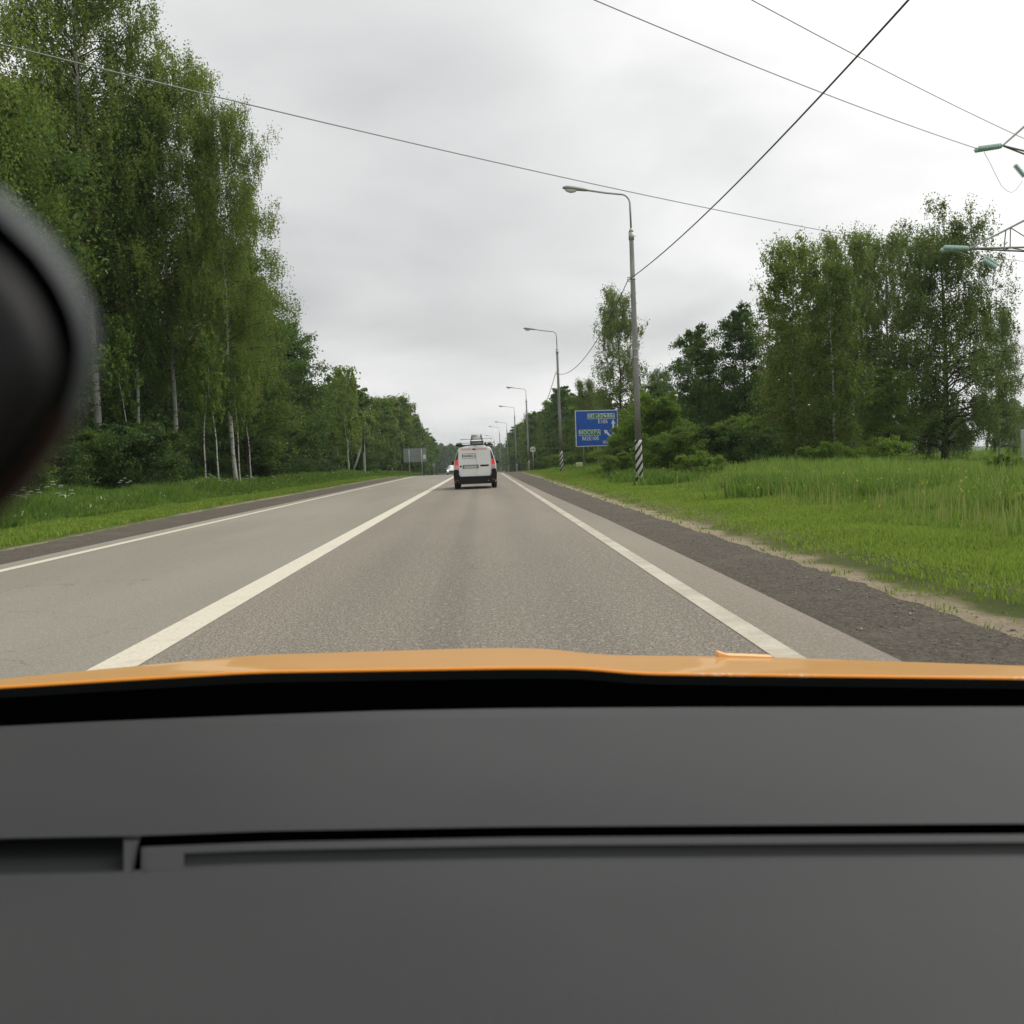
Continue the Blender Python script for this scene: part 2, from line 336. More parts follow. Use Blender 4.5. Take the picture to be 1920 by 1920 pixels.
sy = ydist(4, 60, 1.2)(rs, n); sx = np.interp(sy, *GRV) + rs.normal(-.15, .35, n); keep = sx > np.interp(sy, *EDG) + .03; sx, sy = sx[keep], sy[keep]; n = len(sx)
sz = np.where(sx < np.interp(sy, *GRV), prof(sy) - .012, zg(sx, sy)); ssz = rs.gamma(2., .0018, n) + .0025
oc = np.array([[1, 0, 0], [-1, 0, 0], [0, 1, 0], [0, -1, 0], [0, 0, .8], [0, 0, -.8]]); V = (np.stack([sx, sy, sz + ssz * .3], 1)[:, None] + oc[None] * ssz[:, None, None] * rs.uniform(.6, 1.3, (n, 6, 1))).reshape(-1, 3)
fq = np.array([[0, 2, 4], [2, 1, 4], [1, 3, 4], [3, 0, 4], [2, 0, 5], [1, 2, 5], [3, 1, 5], [0, 3, 5]]); Q = (np.arange(n)[:, None, None] * 6 + fq[None]).reshape(-1, 3)
o = bpy.data.objects.new('gravel', npmesh('gravel', V, Q, mat('stone', (.3, .27, .23), .9, build=lambda t, p: t.l.new(t.mix(t.n.new('ShaderNodeNewGeometry').outputs['Random Per Island'], (.09, .075, .06), (.34, .30, .25)), p.inputs['Base Color'])), nv=3)); COL.objects.link(o)
tag(o, 'loose pale stones strewn over the right shoulder', 'gravel', kind='stuff')
blades('short_grass', 9000, lambda rs, y: rgt(y) - .55 + rs.uniform(0, 1, len(y)) * 1.1, ydist(4.5, 60, 1.1), lambda rs, x, y: (.02 + .06 * rs.uniform(0, 1, len(x))) * (hsh(x * 5, y * 6) > .12), lambda y: .003 + .0006 * y, m_lawn, 33, 'thin tufts of grass growing out of the sandy right edge')
# tall stalks standing out of the meadow
blades('tall_grass', 3500, lambda rs, y: rgt(y) + 2.2 + rs.uniform(0, 1, len(y)) * y * .5, ydist(9, 60, 1.), lambda rs, x, y: .35 + .55 * rs.uniform(0, 1, len(x)) * np.clip((x - rgt(y)) / 6, .3, 1), lambda y: .0022 + .0003 * y, leafmat('dry_stalks', (.14, .18, .04), (.30, .32, .10), .2, 1.), 34, 'tall pale stalks standing above the right meadow grass', .15)
# yellow and white meadow flowers on stalks
def bloom(name, n, box, m, seed, size, label):
    rs = np.random.RandomState(seed); V = []; Fc = []
    for i in range(n):
        y = box[2] * (box[3] / box[2]) ** rs.rand(); x = box[0] + (box[1] - box[0]) * rs.rand() ** 1.2
        if box[0] > 0: x = rgt(y) + 2.0 + rs.rand() * y * .5
        z = float(zg(x, y)) + rs.uniform(.28, .75); s = size * rs.uniform(.6, 1.4)
        for k in range(3):
            c = np.array([x, y, z]) + rs.normal(0, s * .8, 3); a = rs.rand() * 6.28
            u = np.array([math.cos(a), math.sin(a), .4]) * s * .6; v = np.array([-math.sin(a) * .3, .3, 1]) * s * .6
            b = len(V); V += [c - u - v, c + u - v, c + u + v, c - u + v]; Fc.append((b, b + 1, b + 2, b + 3))
    o = bpy.data.objects.new(name, npmesh(name, V, Fc, m)); COL.objects.link(o); tag(o, label, 'flowers', kind='stuff')
wc = np.random.RandomState(77); wcl = [(19 + wc.normal(0, 4.5), 33 + wc.normal(0, 5), wc.uniform(.8, 2.6)) for _ in range(26)] + [(rgt(yy) + 3 + wc.uniform(0, 6), yy, wc.uniform(.4, 1.1)) for yy in wc.uniform(12, 50, 26)]
def wx(rs, y):
    global _wi; _wi = rs.randint(0, len(wcl), len(y)); c = np.array(wcl)[_wi]; y[:] = c[:, 1] + rs.normal(0, 1, len(y)) * c[:, 2]; return c[:, 0] + rs.normal(0, 1, len(y)) * c[:, 2]
blades('tall_weeds', 60000, wx, lambda rs, n: np.zeros(n), lambda rs, x, y: np.where(x > rgt(y) + 1.5, .15 + .42 * rs.uniform(0, 1, len(x)), 0), lambda y: .010 + .0006 * y, m_weed, 14, 'darker clumps of tall weeds standing in the right meadow', .5)
bloom('meadow_flowers', 520, (4, 30, 10, 60), mat('yellow_petals', (.50, .46, .06), .7), 5, .012, 'small yellow flowers scattered over the right meadow')
bloom('meadow_flowers', 70, (-12, -8.8, 16, 90), mat('white_petals', (.55, .58, .48), .7), 6, .018, 'small white flowers in the left grass strip')
# ---------------------------------------------------------------- trees
def bark_birch(t, p):
    v = t.coord('Object', (1.2, 1.2, 5.)); f = t.noise(2.2, 4, v, .7); f2 = t.noise(1.1, 4, t.coord('Object'), .6)
    z = t.xyz(t.coord('Object'))[2]
    c = t.mix(t.ramp(f, .56, .62), (.50, .49, .45), (.035, .03, .028)); c = t.mix(t.ramp(f2, .5, .72), c, (.16, .15, .13))
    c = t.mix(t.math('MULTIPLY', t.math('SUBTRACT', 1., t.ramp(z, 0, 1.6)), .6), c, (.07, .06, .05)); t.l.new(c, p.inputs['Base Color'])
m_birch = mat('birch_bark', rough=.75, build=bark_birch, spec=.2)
m_bark = mat('dark_bark', (.06, .05, .04), .9, build=var((.065, .055, .045), .4, 3, .5, (1, 1, .2)), spec=.1)
L_birch = leafmat('birch_leaves', (.042, .080, .012), (.215, .28, .05), .38, .45)
L_weep = leafmat('weeping_birch_leaves', (.055, .095, .020), (.19, .25, .06), .38, .5)
L_dark = leafmat('dark_leaves', (.028, .068, .013), (.10, .175, .032), .30, .5)
L_under = leafmat('undergrowth_leaves', (.018, .045, .010), (.075, .135, .025), .25, .7)
L_mid = leafmat('mid_green_leaves', (.042, .092, .013), (.16, .245, .038), .35, .5)
L_lime = leafmat('light_green_leaves', (.065, .13, .014), (.20, .30, .04), .38, .5)
L_spr = leafmat('spruce_needles', (.022, .042, .015), (.06, .09, .03), .15, .5)
def tubes_np(segs):            # segs: list of (pts Nx3, radii, nsides)
    V = []; Q = []; b = 0; MI = []
    for pts, rad, n in segs:
        pts = np.asarray(pts, float); k = len(pts); d = np.gradient(pts, axis=0); d /= np.linalg.norm(d, axis=1)[:, None] + 1e-9
        ref = np.where(np.abs(d[:, 2:3]) > .85, np.array([[1., 0, 0]]), np.array([[0, 0, 1.]]))
        a = np.cross(d, ref); a /= np.linalg.norm(a, axis=1)[:, None] + 1e-9; c = np.cross(d, a)
        th = np.arange(n) * 2 * np.pi / n
        ring = pts[:, None] + (a[:, None] * np.cos(th)[None, :, None] + c[:, None] * np.sin(th)[None, :, None]) * np.asarray(rad)[:, None, None]
        V.append(ring.reshape(-1, 3)); i = np.arange(k - 1)[:, None]; j = np.arange(n)[None]
        Q.append(np.stack([b + i * n + j, b + i * n + (j + 1) % n, b + (i + 1) * n + (j + 1) % n, b + (i + 1) * n + j], -1).reshape(-1, 4)); b += k * n; MI.append(np.full((k - 1) * n, 0 if n > 5 else 1))
    return np.concatenate(V), np.concatenate(Q), np.concatenate(MI)
def leaves_np(P, size, rs, droop=0., rag=.35):
    n = len(P); s = size * rs.uniform(.6, 1.35, n)[:, None]
    a = rs.normal(0, 1, (n, 3)); a[:, 2] -= droop; a /= np.linalg.norm(a, axis=1)[:, None]
    b = np.cross(a, rs.normal(0, 1, (n, 3))); b /= np.linalg.norm(b, axis=1)[:, None] + 1e-9
    V = np.stack([P - a * s * .6, P + b * s * .38 - a * s * .05, P + a * s * .65, P - b * s * .38], 1)
    return V.reshape(-1, 3), np.arange(n * 4).reshape(-1, 4)
TREES = {}
def tree_mesh(key, kind, H_, Rr, cb, nb, leaf, lsz, hang, lm, bm_, seed, tr=.16, bareness=0., lean=.6, multi=1, lo=.35):
    rs = np.random.RandomState(seed); segs = []; LP = []
    for mt in range(multi):
        hh = H_ * (1 if mt == 0 else rs.uniform(.8, .95)); off = np.zeros(3) if mt == 0 else np.append(rs.uniform(-.8, .8, 2), 0)
        zt = np.linspace(0, 1, 10); drift = np.cumsum(rs.normal(0, lean * .12, (10, 2)), 0)
        tp = np.stack([drift[:, 0] + off[0] * (1 + zt), drift[:, 1] + off[1] * (1 + zt), zt * hh], 1); tp[0, :2] = off[:2]
        trad = tr * (1 - zt * .93) ** .9; trad[0] *= 1.35
        segs.append((tp, trad, 8))
        nbb = nb // multi
        for i in range(nbb):
            u = cb + (1 - cb) * ((i + rs.rand()) / nbb) ** .9
            u = min(u, .985); base = np.array([np.interp(u, zt, tp[:, k]) for k in range(3)])
            q = (u - cb) / (1 - cb)
            if kind == 'spruce': L = Rr * (1 - q) * rs.uniform(.75, 1.1) + .25
            elif kind == 'round': L = Rr * (lo + (1 - lo) * math.sin(math.pi * min(1, q * .85 + .18)) ** .8) * rs.uniform(.6, 1.15)
            else: L = Rr * (lo + (1 - lo) * math.sin(math.pi * min(1, q * .78 + .15)) ** .6) * rs.uniform(.55, 1.08)
            az = i * 2.399 + rs.normal(0, .35)
            el = {'spruce': rs.uniform(-.35, .05), 'round': rs.uniform(.1, .9) + q * .3, 'birch': rs.uniform(.15, .85) + q * .25}[kind]
            dr = np.array([math.cos(az) * math.cos(el), math.sin(az) * math.cos(el), math.sin(el)]); s = np.linspace(0, 1, 6)[:, None]
            pts = base + dr * L * s; pts[:, 2] -= (s[:, 0] ** 2) * L * (.28 if kind != 'round' else .08); pts[1:] += rs.normal(0, .05 * L, (5, 3)) * s[1:]
            r0 = max(.012, np.interp(u, zt, trad) * .42); segs.append((pts, r0 * (1 - s[:, 0] * .85), 4))
            ns = 3 if kind == 'spruce' else 5
            for j in range(ns):
                w = rs.uniform(.25, 1.); o_ = np.array([np.interp(w, s[:, 0], pts[:, k]) for k in range(3)])
                L2 = L * rs.uniform(.22, .5); a2 = az + rs.choice([-1, 1]) * rs.uniform(.4, 1.3); e2_ = el * .6 + rs.normal(0, .3)
                d2 = np.array([math.cos(a2) * math.cos(e2_), math.sin(a2) * math.cos(e2_), math.sin(e2_)]); ss = np.linspace(0, 1, 4)[:, None]
                p2 = o_ + d2 * L2 * ss; p2[:, 2] -= (ss[:, 0] ** 2) * L2 * .35; segs.append((p2, r0 * .4 * (1 - ss[:, 0] * .8), 3))
                nl = max(3, int(leaf / (nbb * ns) * rs.uniform(.55, 1.45)))
                if rs.rand() < bareness: nl = nl // 4
                if kind == 'birch':
                    nc = int(nl * .35); nl -= nc; m_ = max(1, nl // 16); k0 = rs.rand(m_) ** .7; st = np.stack([np.interp(k0, ss[:, 0], p2[:, k]) for k in range(3)], 1)
                    st += rs.normal(0, .12, st.shape) * min(1, Rr / 3); hl = hang * rs.uniform(.15, 1.1, m_)
                    ix = rs.randint(0, m_, nl); tt = rs.rand(nl) ** .8; sw = rs.normal(0, .12, (m_, 2))
                    P = st[ix].copy(); P[:, 2] -= tt * hl[ix]; P[:, :2] += sw[ix] * tt[:, None] * hl[ix][:, None] + rs.normal(0, .045, (nl, 2)); P[:, 2] += rs.normal(0, .05, nl)
                    kc = rs.rand(nc) ** .5; Pc = np.stack([np.interp(kc, ss[:, 0], p2[:, k]) for k in range(3)], 1) + rs.normal(0, 1, (nc, 3)) * np.array([.22, .22, .28]) * min(1, Rr / 3); P = np.concatenate([P, Pc])
                elif kind == 'spruce':
                    k0 = rs.rand(nl); P = np.stack([np.interp(k0, ss[:, 0], p2[:, k]) for k in range(3)], 1) + rs.normal(0, .1, (nl, 3)); P[:, 2] -= rs.rand(nl) * .22
                else:
                    k0 = rs.rand(nl) ** .6; P = np.stack([np.interp(k0, ss[:, 0], p2[:, k]) for k in range(3)], 1); cr_ = max(.12, L2 * .42)
                    P += rs.normal(0, 1, (nl, 3)) * cr_ * np.array([1, 1, .6]) * .6
                LP.append(P)
    P = np.concatenate(LP); P = P[P[:, 2] > .05]
    V, Q = leaves_np(P, lsz, rs, droop=.7 if kind == 'birch' else 0.)
    crown = npmesh('crown', V, Q, lm); TV, TQ, MI = tubes_np(segs); trunk = npmesh('trunk', TV, TQ, bm_, smooth=True); trunk.materials.append(m_bark); trunk.polygons.foreach_set('material_index', MI.astype(np.int32))
    TREES[key] = (crown, trunk, H_); return key
#            key      kind     H    R   cb   nb  leaf   lsz  hang  mats
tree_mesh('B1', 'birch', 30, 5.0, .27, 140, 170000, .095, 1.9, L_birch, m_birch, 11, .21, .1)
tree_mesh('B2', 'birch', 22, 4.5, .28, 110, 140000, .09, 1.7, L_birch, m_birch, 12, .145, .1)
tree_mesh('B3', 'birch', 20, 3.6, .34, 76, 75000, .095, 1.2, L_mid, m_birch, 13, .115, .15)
tree_mesh('W1', 'birch', 16, 3.6, .08, 90, 62000, .115, 1.5, L_weep, m_bark, 21, .17, .3, lo=.3)
tree_mesh('W2', 'birch', 14, 4.7, .06, 120, 115000, .10, 1.3, L_weep, m_bark, 22, .22, .2, lo=.5)
tree_mesh('W3', 'birch', 14, 3.5, .12, 90, 55000, .105, 1.0, L_weep, m_birch, 23, .17, .15)
tree_mesh('S1', 'birch', 11.5, 2.7, .08, 120, 52000, .095, .6, L_birch, m_birch, 31, .10, .05, lo=.3)
tree_mesh('D1', 'round', 10, 3.4, .08, 90, 36000, .13, 0, L_dark, m_bark, 41, .16, .1)
tree_mesh('D2', 'round', 12, 3.6, .12, 90, 56000, .11, 0, L_mid, m_bark, 42, .17, .15)
tree_mesh('D3', 'round', 17, 4.4, .10, 120, 80000, .13, 0, L_dark, m_bark, 43, .2, .1)
tree_mesh('F1', 'birch', 12, 2.6, .12, 46, 9000, .22, .9, L_mid, m_birch, 51, .12, .1)
tree_mesh('F2', 'round', 11, 2.7, .06, 44, 9000, .24, 0, L_dark, m_bark, 52, .13, .1)
tree_mesh('F3', 'spruce', 13, 2.3, .06, 90, 9000, .20, 0, L_spr, m_bark, 53, .14)
tree_mesh('F4', 'birch', 11, 2.2, .25, 40, 7000, .20, 1.0, L_birch, m_birch, 54, .1, .2)
tree_mesh('T1', 'birch', 9, 1.2, .5, 30, 5000, .11, .6, L_mid, m_birch, 55, .05, .2, lean=.45)
tree_mesh('U1', 'round', 2.0, 1.5, .03, 60, 13000, .065, 0, L_under, m_bark, 61, .05, multi=3)
tree_mesh('U2', 'round', 2.0, 1.4, .03, 60, 11000, .07, 0, L_mid, m_bark, 62, .05, multi=3)
tree_mesh('U3', 'round', 3.6, 2.2, .03, 80, 20000, .09, 0, L_lime, m_bark, 63, .06, multi=3)
tree_mesh('U4', 'round', 1.0, .8, .03, 40, 4000, .06, 0, L_lime, m_bark, 64, .03, multi=3)
rt = random.Random(3)
def plant(key, x, y, h, label, cat='tree', group=None, name=None, wide=1., rz=None, dz=0.):
    cr_, tk, H0 = TREES[key]; s = h / H0
    nm = name or {'B': 'birch_tree', 'W': 'birch_tree', 'S': 'birch_tree', 'T': 'young_birch', 'D': 'broadleaf_tree', 'U': 'bush'}.get(key[0]) or {'F1': 'birch_tree', 'F2': 'broadleaf_tree', 'F3': 'spruce_tree', 'F4': 'birch_tree'}[key]
    e_ = empty(nm, (x, y, float(zg(x, y)) - .05 + dz), rt.uniform(0, 6.28) if rz is None else rz); e_.scale = (s * wide, s * wide, s)
    tag(e_, label, cat, group)
    for n_, me in (('trunk', tk), ('crown', cr_)):
        o = bpy.data.objects.new(n_, me); COL.objects.link(o); o.parent = e_
    return e_
KD = {'F1': 'feathery green birch', 'F2': 'rounded dark broadleaf tree', 'F3': 'narrow pointed spruce', 'F4': 'pale open topped birch', 'D1': 'low bushy dark tree', 'D3': 'broad dark tree', 'B2': 'wide hanging birch', 'B3': 'narrow birch'}
GL = 'roadside forest trees on the left'
front = [
 ('B2', -20.2, 38, 26, .95, 'tall birch at the left picture edge, its crown cut by the top corner'),
 ('D2', -18.8, 41, 15.5, 1.0, 'lower bright leafy tree under the corner birch, behind the blurred housing'),
 ('B3', -20.2, 50, 19, .8, 'birch with thin white trunk, leftmost of the three white trunks beside the housing'),
 ('B3', -20.8, 54, 21, .9, 'birch with grey white trunk, middle of the three trunks beside the housing'),
 ('B1', -18.2, 50, 31, 1.0, 'tallest weeping birch with thick white trunk, its top cut by the picture'),
 ('B3', -16.8, 51, 18, .9, 'leaning white birch stem just right of the thickest birch trunk'),
 ('B2', -15.6, 53, 21.0, .95, 'birch with grey trunk and long hanging boughs over the grass strip'),
 ('B2', -12.4, 52, 18.2, .88, 'birch whose drooping outer crown forms the right edge of the high canopy'),
 ('B3', -13.6, 57, 15.0, 1.15, 'slender birch just behind the right edge of the high canopy'),
 ('D2', -14.0, 62, 12.8, 1.05, 'rounded bright green tree at the foot of the high canopy edge'),
 ('D3', -15.6, 71, 13.4, 1.0, 'broad dark green tree stepping down right of the high canopy'),
 ('D1', -14.9, 79, 11.2, 1.05, 'dark bushy tree where the canopy drops towards the birch poles'),
 ('D3', -16.8, 87, 11.6, .9, 'dense dark tree just left of the leaning bare birch stems'),
 ('F4', -12.6, 96, 10.0, 1.0, 'pale open birch with a forked white stem beside the utility pole'),
 ('F1', -14.4, 104, 10.2, 1.1, 'feathery birch right behind the braced utility pole'),
]
for k, x, y, h, w, lab in front: plant(k, x, y, h, lab, group=GL, wide=w)
for (px, D, h, lab) in ((394, 46, 6.5, 'thin bare stem, left one of the two close thin stems in the dark gap'), (408, 46, 7, 'thin bare stem, right one of the two close thin stems in the dark gap'), (455, 50, 6.5, 'thin pale stem standing alone right of the two close stems'), (652, 92, 7.5, 'thin leaning birch stem left of the braced utility pole'), (248, 47, 8, 'thin crooked birch stem behind the undergrowth near the housing'), (470, 52, 6, 'short dark thin stem at the right end of the dark gap')):
    plant('T1', (px - 904) / 1920 * D, D, h, lab, group='thin stems at the forest edge')
rr = random.Random(11); fk = ['F1', 'F2', 'F3', 'F1', 'F2', 'F4']
# continuing front of the wood down the road, then ranks behind
y = 112
i = 0
while y < 330:
    h = 10.3 + (y > 150) * 1.6 + rr.uniform(-1, 1.2)
    kk = ['F1', 'F2', 'F1', 'F3', 'F4', 'F2'][i % 6]
    plant(kk, -14.3 + rr.uniform(-1., .8) - (y > 210) * 1., y, h, KD[kk] + (' in the left forest row above the grey sign board' if y < 160 else ' in the left forest row near the vanishing road' if y > 220 else ' in the left forest row beyond the grey sign board'), group='far trees of the left forest row', wide=1.1)
    y += rr.uniform(4, 6.2) * (1 + (y > 200) * .6); i += 1
for row, (x0, hh) in enumerate(((-22, 17), (-28, 18), (-35, 19))):
    y = 28 + row * 2
    while y < 240 - row * 50:
        big = y < 66
        kk = rr.choice(['D3', 'B3', 'D3', 'B2'] if big else ['F2', 'F1', 'F3', 'D1'])
        plant(kk, x0 + rr.uniform(-1.5, 1.5), y, (hh if big else 12.) * rr.uniform(.88, 1.08), KD[kk] + ' inside the left forest, ' + ('first', 'second', 'third')[row] + ' rank behind ' + ('the high birches' if big else 'the lower edge trees'), group='trees inside the left forest', wide=1.15)
        y += rr.uniform(4.2, 6.5) * (1 if big else 1.5)
# undergrowth along the forest edge
for i, y in enumerate(np.linspace(27, 64, 21)):
    plant(['U1', 'U2', 'U1'][i % 3], -15.4 + rr.uniform(-1.3, .7) - (y < 34) * .6, y, rr.uniform(1.9, 2.9) if y < 52 else rr.uniform(1.2, 2.0), ('low' if i % 2 else 'tall') + ' dark undergrowth bush at the left forest edge, ' + ('nearest the blurred housing' if y < 38 else 'below the tallest birch' if y < 50 else 'beside the thin pale stems'), 'bush', 'undergrowth bushes at the left forest edge')
for i, y in enumerate(np.linspace(66, 125, 14)):
    plant('U1', -14.2 + rr.uniform(-1, .8), y, rr.uniform(1.5, 2.6), 'distant dark bush at the foot of the left forest', 'bush', 'far bushes below the left forest')
# right side
RG = 'trees on the right of the road'
rightt = [
 ('W1', 12.9, 92, 15.2, .95, 'solitary weeping birch rising behind the blue road sign and the nearest lamp'),
 ('W3', 10.6, 102, 8.6, .9, 'low birch at the upper left corner of the blue sign'),
 ('W3', 17.2, 98, 9.0, .9, 'small weeping birch between the nearest lamp and the dark trees'),
 ('D1', 15.3, 72, 9.4, .8, 'dark green tree with ragged top, left of the pair behind the bushes'),
 ('D1', 18.6, 72, 10.6, .8, 'dark green tree with higher pointed top, right of the pair behind the bushes'),
 ('D1', 13.6, 80, 6.3, 1.0, 'low dark tree directly behind the light green bush'),
 ('S1', 16.6, 54, 11.6, .95, 'slim birch with two thin pale stems, left of the twin white trunks'),
 ('S1', 17.6, 50.5, 10.2, .85, 'slim birch with the whiter trunk standing forward in the meadow'),
 ('W3', 22.2, 61, 13.6, .9, 'tall birch with feathery top behind the slim white birches'),
 ('W3', 25.4, 63, 13.8, .85, 'tall birch right of the feathery topped birch, with a broad top'),
 ('W2', 26.0, 57, 12.9, .95, 'large weeping birch at the right behind the pylon crossarm'),
 ('W3', 31.2, 61, 9.0, .8, 'thin low birch cut by the right picture edge'),
 ('D2', 22.0, 55, 5.4, 1.3, 'short bright green tree between the slim birches and the dark trunks'),
 ('D1', 20.6, 66, 9.0, .9, 'dark tree filling the gap behind the slim birches'),
 ('D1', 24.4, 68, 7.5, .9, 'dark low tree behind the bright green tree'),
]
for k, x, y, h, w, lab in rightt: plant(k, x, y, h, lab, group=RG, wide=w)
for x, y, h, lab, k in ((10.4, 58, 3.9, 'large light green bush right of the nearest striped lamp post', 'U3'), (9.2, 47, 2.1, 'mid green bush at the foot of the light green bush', 'U2'), (10.9, 47, 2.0, 'rounded dark green bush, second from the lamp post', 'U1'),
        (12.2, 48.5, 2.5, 'highest of the dark rounded bushes in front of the dark trees', 'U2'), (13.6, 49, 1.9, 'rightmost dark rounded bush, next to the slim birches', 'U1'), (6.75, 50, 1.15, 'bush left of the striped lamp post, in front of the blue sign', 'U2'),
        (9.7, 62, 2.8, 'bush covering the lower right corner of the blue sign', 'U3'), (8.0, 56, 1.5, 'low bush right behind the striped lamp post', 'U1'), (16.8, 47.5, 1.2, 'small sparse shrub at the foot of the whiter trunk', 'U4'), (20.3, 50, 1.5, 'small bright shrub under the short bright tree', 'U4'),
        (9.0, 40, .9, 'low pale shrub in front of the dark bushes', 'U4'), (13.2, 25.5, .75, 'small dark shrub standing alone in the meadow near the right edge', 'U2')):
    plant(k, x, y, h, lab, 'bush', 'bushes on the right of the road')
for i in range(24):
    y = 76 + rr.uniform(0, 40); x = rr.uniform(.185, .345) * y
    plant(rr.choice(['D1', 'F2', 'F1']), x, y, rr.uniform(6.2, 8.2), 'low background tree closing the view behind the right hand trees', group='background trees on the right')
y = 118; i = 0
while y < 420:
    h = (8.6 if y < 150 else 11.6 if y < 250 else 13) + rr.uniform(-1, 1.2)
    bd = ' behind the second lamp' if y < 160 else ' between the third and fifth lamps' if y < 240 else ' near the vanishing road on the right'
    plant(fk[i % 6], 13.2 + rr.uniform(-1, 1) - (y > 200) * 1.6, y, h, KD[fk[i % 6]] + bd, group='far trees of the right forest row', wide=1.1)
    if i % 2 == 0: plant(fk[(i + 2) % 6], 19 + rr.uniform(-1.5, 3), y + 2, h, KD[fk[(i + 2) % 6]] + bd + ', second rank', group='far trees of the right forest row', wide=1.15)
    y += rr.uniform(4.5, 7) * (1 + (y > 220) * .7); i += 1
for i, y in enumerate(np.linspace(100, 190, 12)):
    plant('U2', 9.6 + rr.uniform(-.3, 1.2), y, rr.uniform(1.0, 2.2), 'distant low bush between the lamp row and the forest', 'bush', 'far bushes behind the lamps')
# the wood closing the road far off, and the one beyond the meadow: read as masses
def mass(name, spots, label):
    rs = np.random.RandomState(9); LP = []
    for (x, y, h, w) in spots:
        n = 1500; u = rs.rand(n) ** .8; rad = w * np.sqrt(rs.rand(n)) * np.sqrt(np.clip(1 - u ** 1.6, .02, 1)); a = rs.rand(n) * 6.28
        LP.append(np.stack([x + np.cos(a) * rad, y + np.sin(a) * rad, float(zg(x, y)) + u * h], 1))
    P = np.concatenate(LP) + rs.normal(0, .3, (len(spots) * 1500, 3)); V, Q = leaves_np(P, .9, rs)
    o = bpy.data.objects.new(name, npmesh(name, V, Q, L_mid)); COL.objects.link(o); tag(o, label, 'wood', kind='stuff')
mass('far_wood', [(x, 610 + rr.uniform(-15, 30), 15.5 + rr.uniform(-2, 2.5), 6) for x in np.arange(-70, 50, 3.)], 'bluish far wood closing the view at the end of the road')
mass('far_wood', [(x, 330 + rr.uniform(-15, 30), 15 + rr.uniform(-3, 3), 5) for x in np.arange(110, 260, 3.5)], 'bluish far wood beyond the meadow at the right edge')
# cow parsley at the left edge
m_umb = mat('umbel_white', (.42, .46, .36), .8); m_stem = mat('green_stem', (.08, .16, .03), .7)
def umbel():
    t_ = empty('umbel_plant'); st = MB(); um = MB(); r0 = random.Random(4)
    for k in range(5):
        a = k * 1.3; top = Vector((math.cos(a) * .22, math.sin(a) * .22, .75 + r0.random() * .45)); st.tube([(0, 0, 0), top * .5 + Vector((0, 0, .05)), top], [.008, .006, .004], 5)
        for j in range(16):
            b = j * 2.4; q = top + Vector((math.cos(b), math.sin(b), 0)) * .016 * math.sqrt(j) + Vector((0, 0, .01)); st.tube([top - Vector((0, 0, .05)), q], .0015, 3); um.box(q, (.022, .022, .02), bev=.004)
    st.build('stem', m_stem, t_); um.build('flower_head', m_umb, t_); return t_
um0 = umbel()
for i, (px, py, D) in enumerate(((40, 955, 25), (62, 962, 26), (105, 950, 27), (125, 965, 25), (30, 985, 22.5), (395, 915, 41), (420, 912, 42), (470, 905, 45), (235, 925, 34))):
    u = um0 if i == 0 else um0.copy()
    if i:
        COL.objects.link(u)
        for ch in list(um0.children): c = ch.copy(); COL.objects.link(c); c.parent = u
    x = float(at(px, py, D).x); u.location = (x, D, float(zg(x, D))); u.rotation_euler = (0, 0, i * 1.1); u.scale = (.8, .8, .8 + .1 * (i % 3))
    tag(u, 'white umbel flowers on green stalks in the left weeds', 'wildflower', 'white umbels in the left weeds')
# ---------------------------------------------------------------- street lamps
def conc(t, p):
    v = t.coord('Object', (1, 1, .35)); f = t.noise(2.2, 4, v, .6); f2 = t.noise(30, 3, t.coord('Object'))
    c = t.mix(t.ramp(f, .35, .65), (.19, .19, .18), (.30, .30, .28)); c = t.mix(t.math('MULTIPLY', f2, .25), c, (.32, .32, .3)); t.l.new(c, p.inputs['Base Color'])
m_conc = mat('grey_concrete', rough=.9, build=conc, spec=.15)
m_conl = mat('pale_concrete', rough=.9, build=var((.42, .42, .39), .2, 3))
def stripes(t, p):
    X = t.xyz(t.coord('Object')); s = t.math('SUBTRACT', X[2], t.math('MULTIPLY', X[0], 1.5))
    s = t.math('ADD', s, t.math('MULTIPLY', t.noise(9, 2, t.coord('Object')), .02))
    f = t.math('LESS_THAN', t.math('FRACT', t.math('DIVIDE', s, .34)), .44)
    d = t.noise(14, 4, t.coord('Object')); w = t.mix(t.ramp(d, .4, .7), (.56, .57, .52), (.42, .43, .38))
    t.l.new(t.mix(f, w, (.012, .012, .012)), p.inputs['Base Color'])
m_str = mat('black_white_stripes', rough=.7, build=stripes)
m_galv = mat('galvanised_steel', (.42, .43, .42), .45, .6, build=var((.42, .43, .42), .15, 8))
m_lampb = mat('lamp_housing', (.30, .31, .31), .5, build=var((.33, .34, .34), .15, 8)); m_diff = mat('lamp_glass', (.75, .76, .73), .25)
m_blk = mat('black_rubber', (.012, .012, .013), .6)
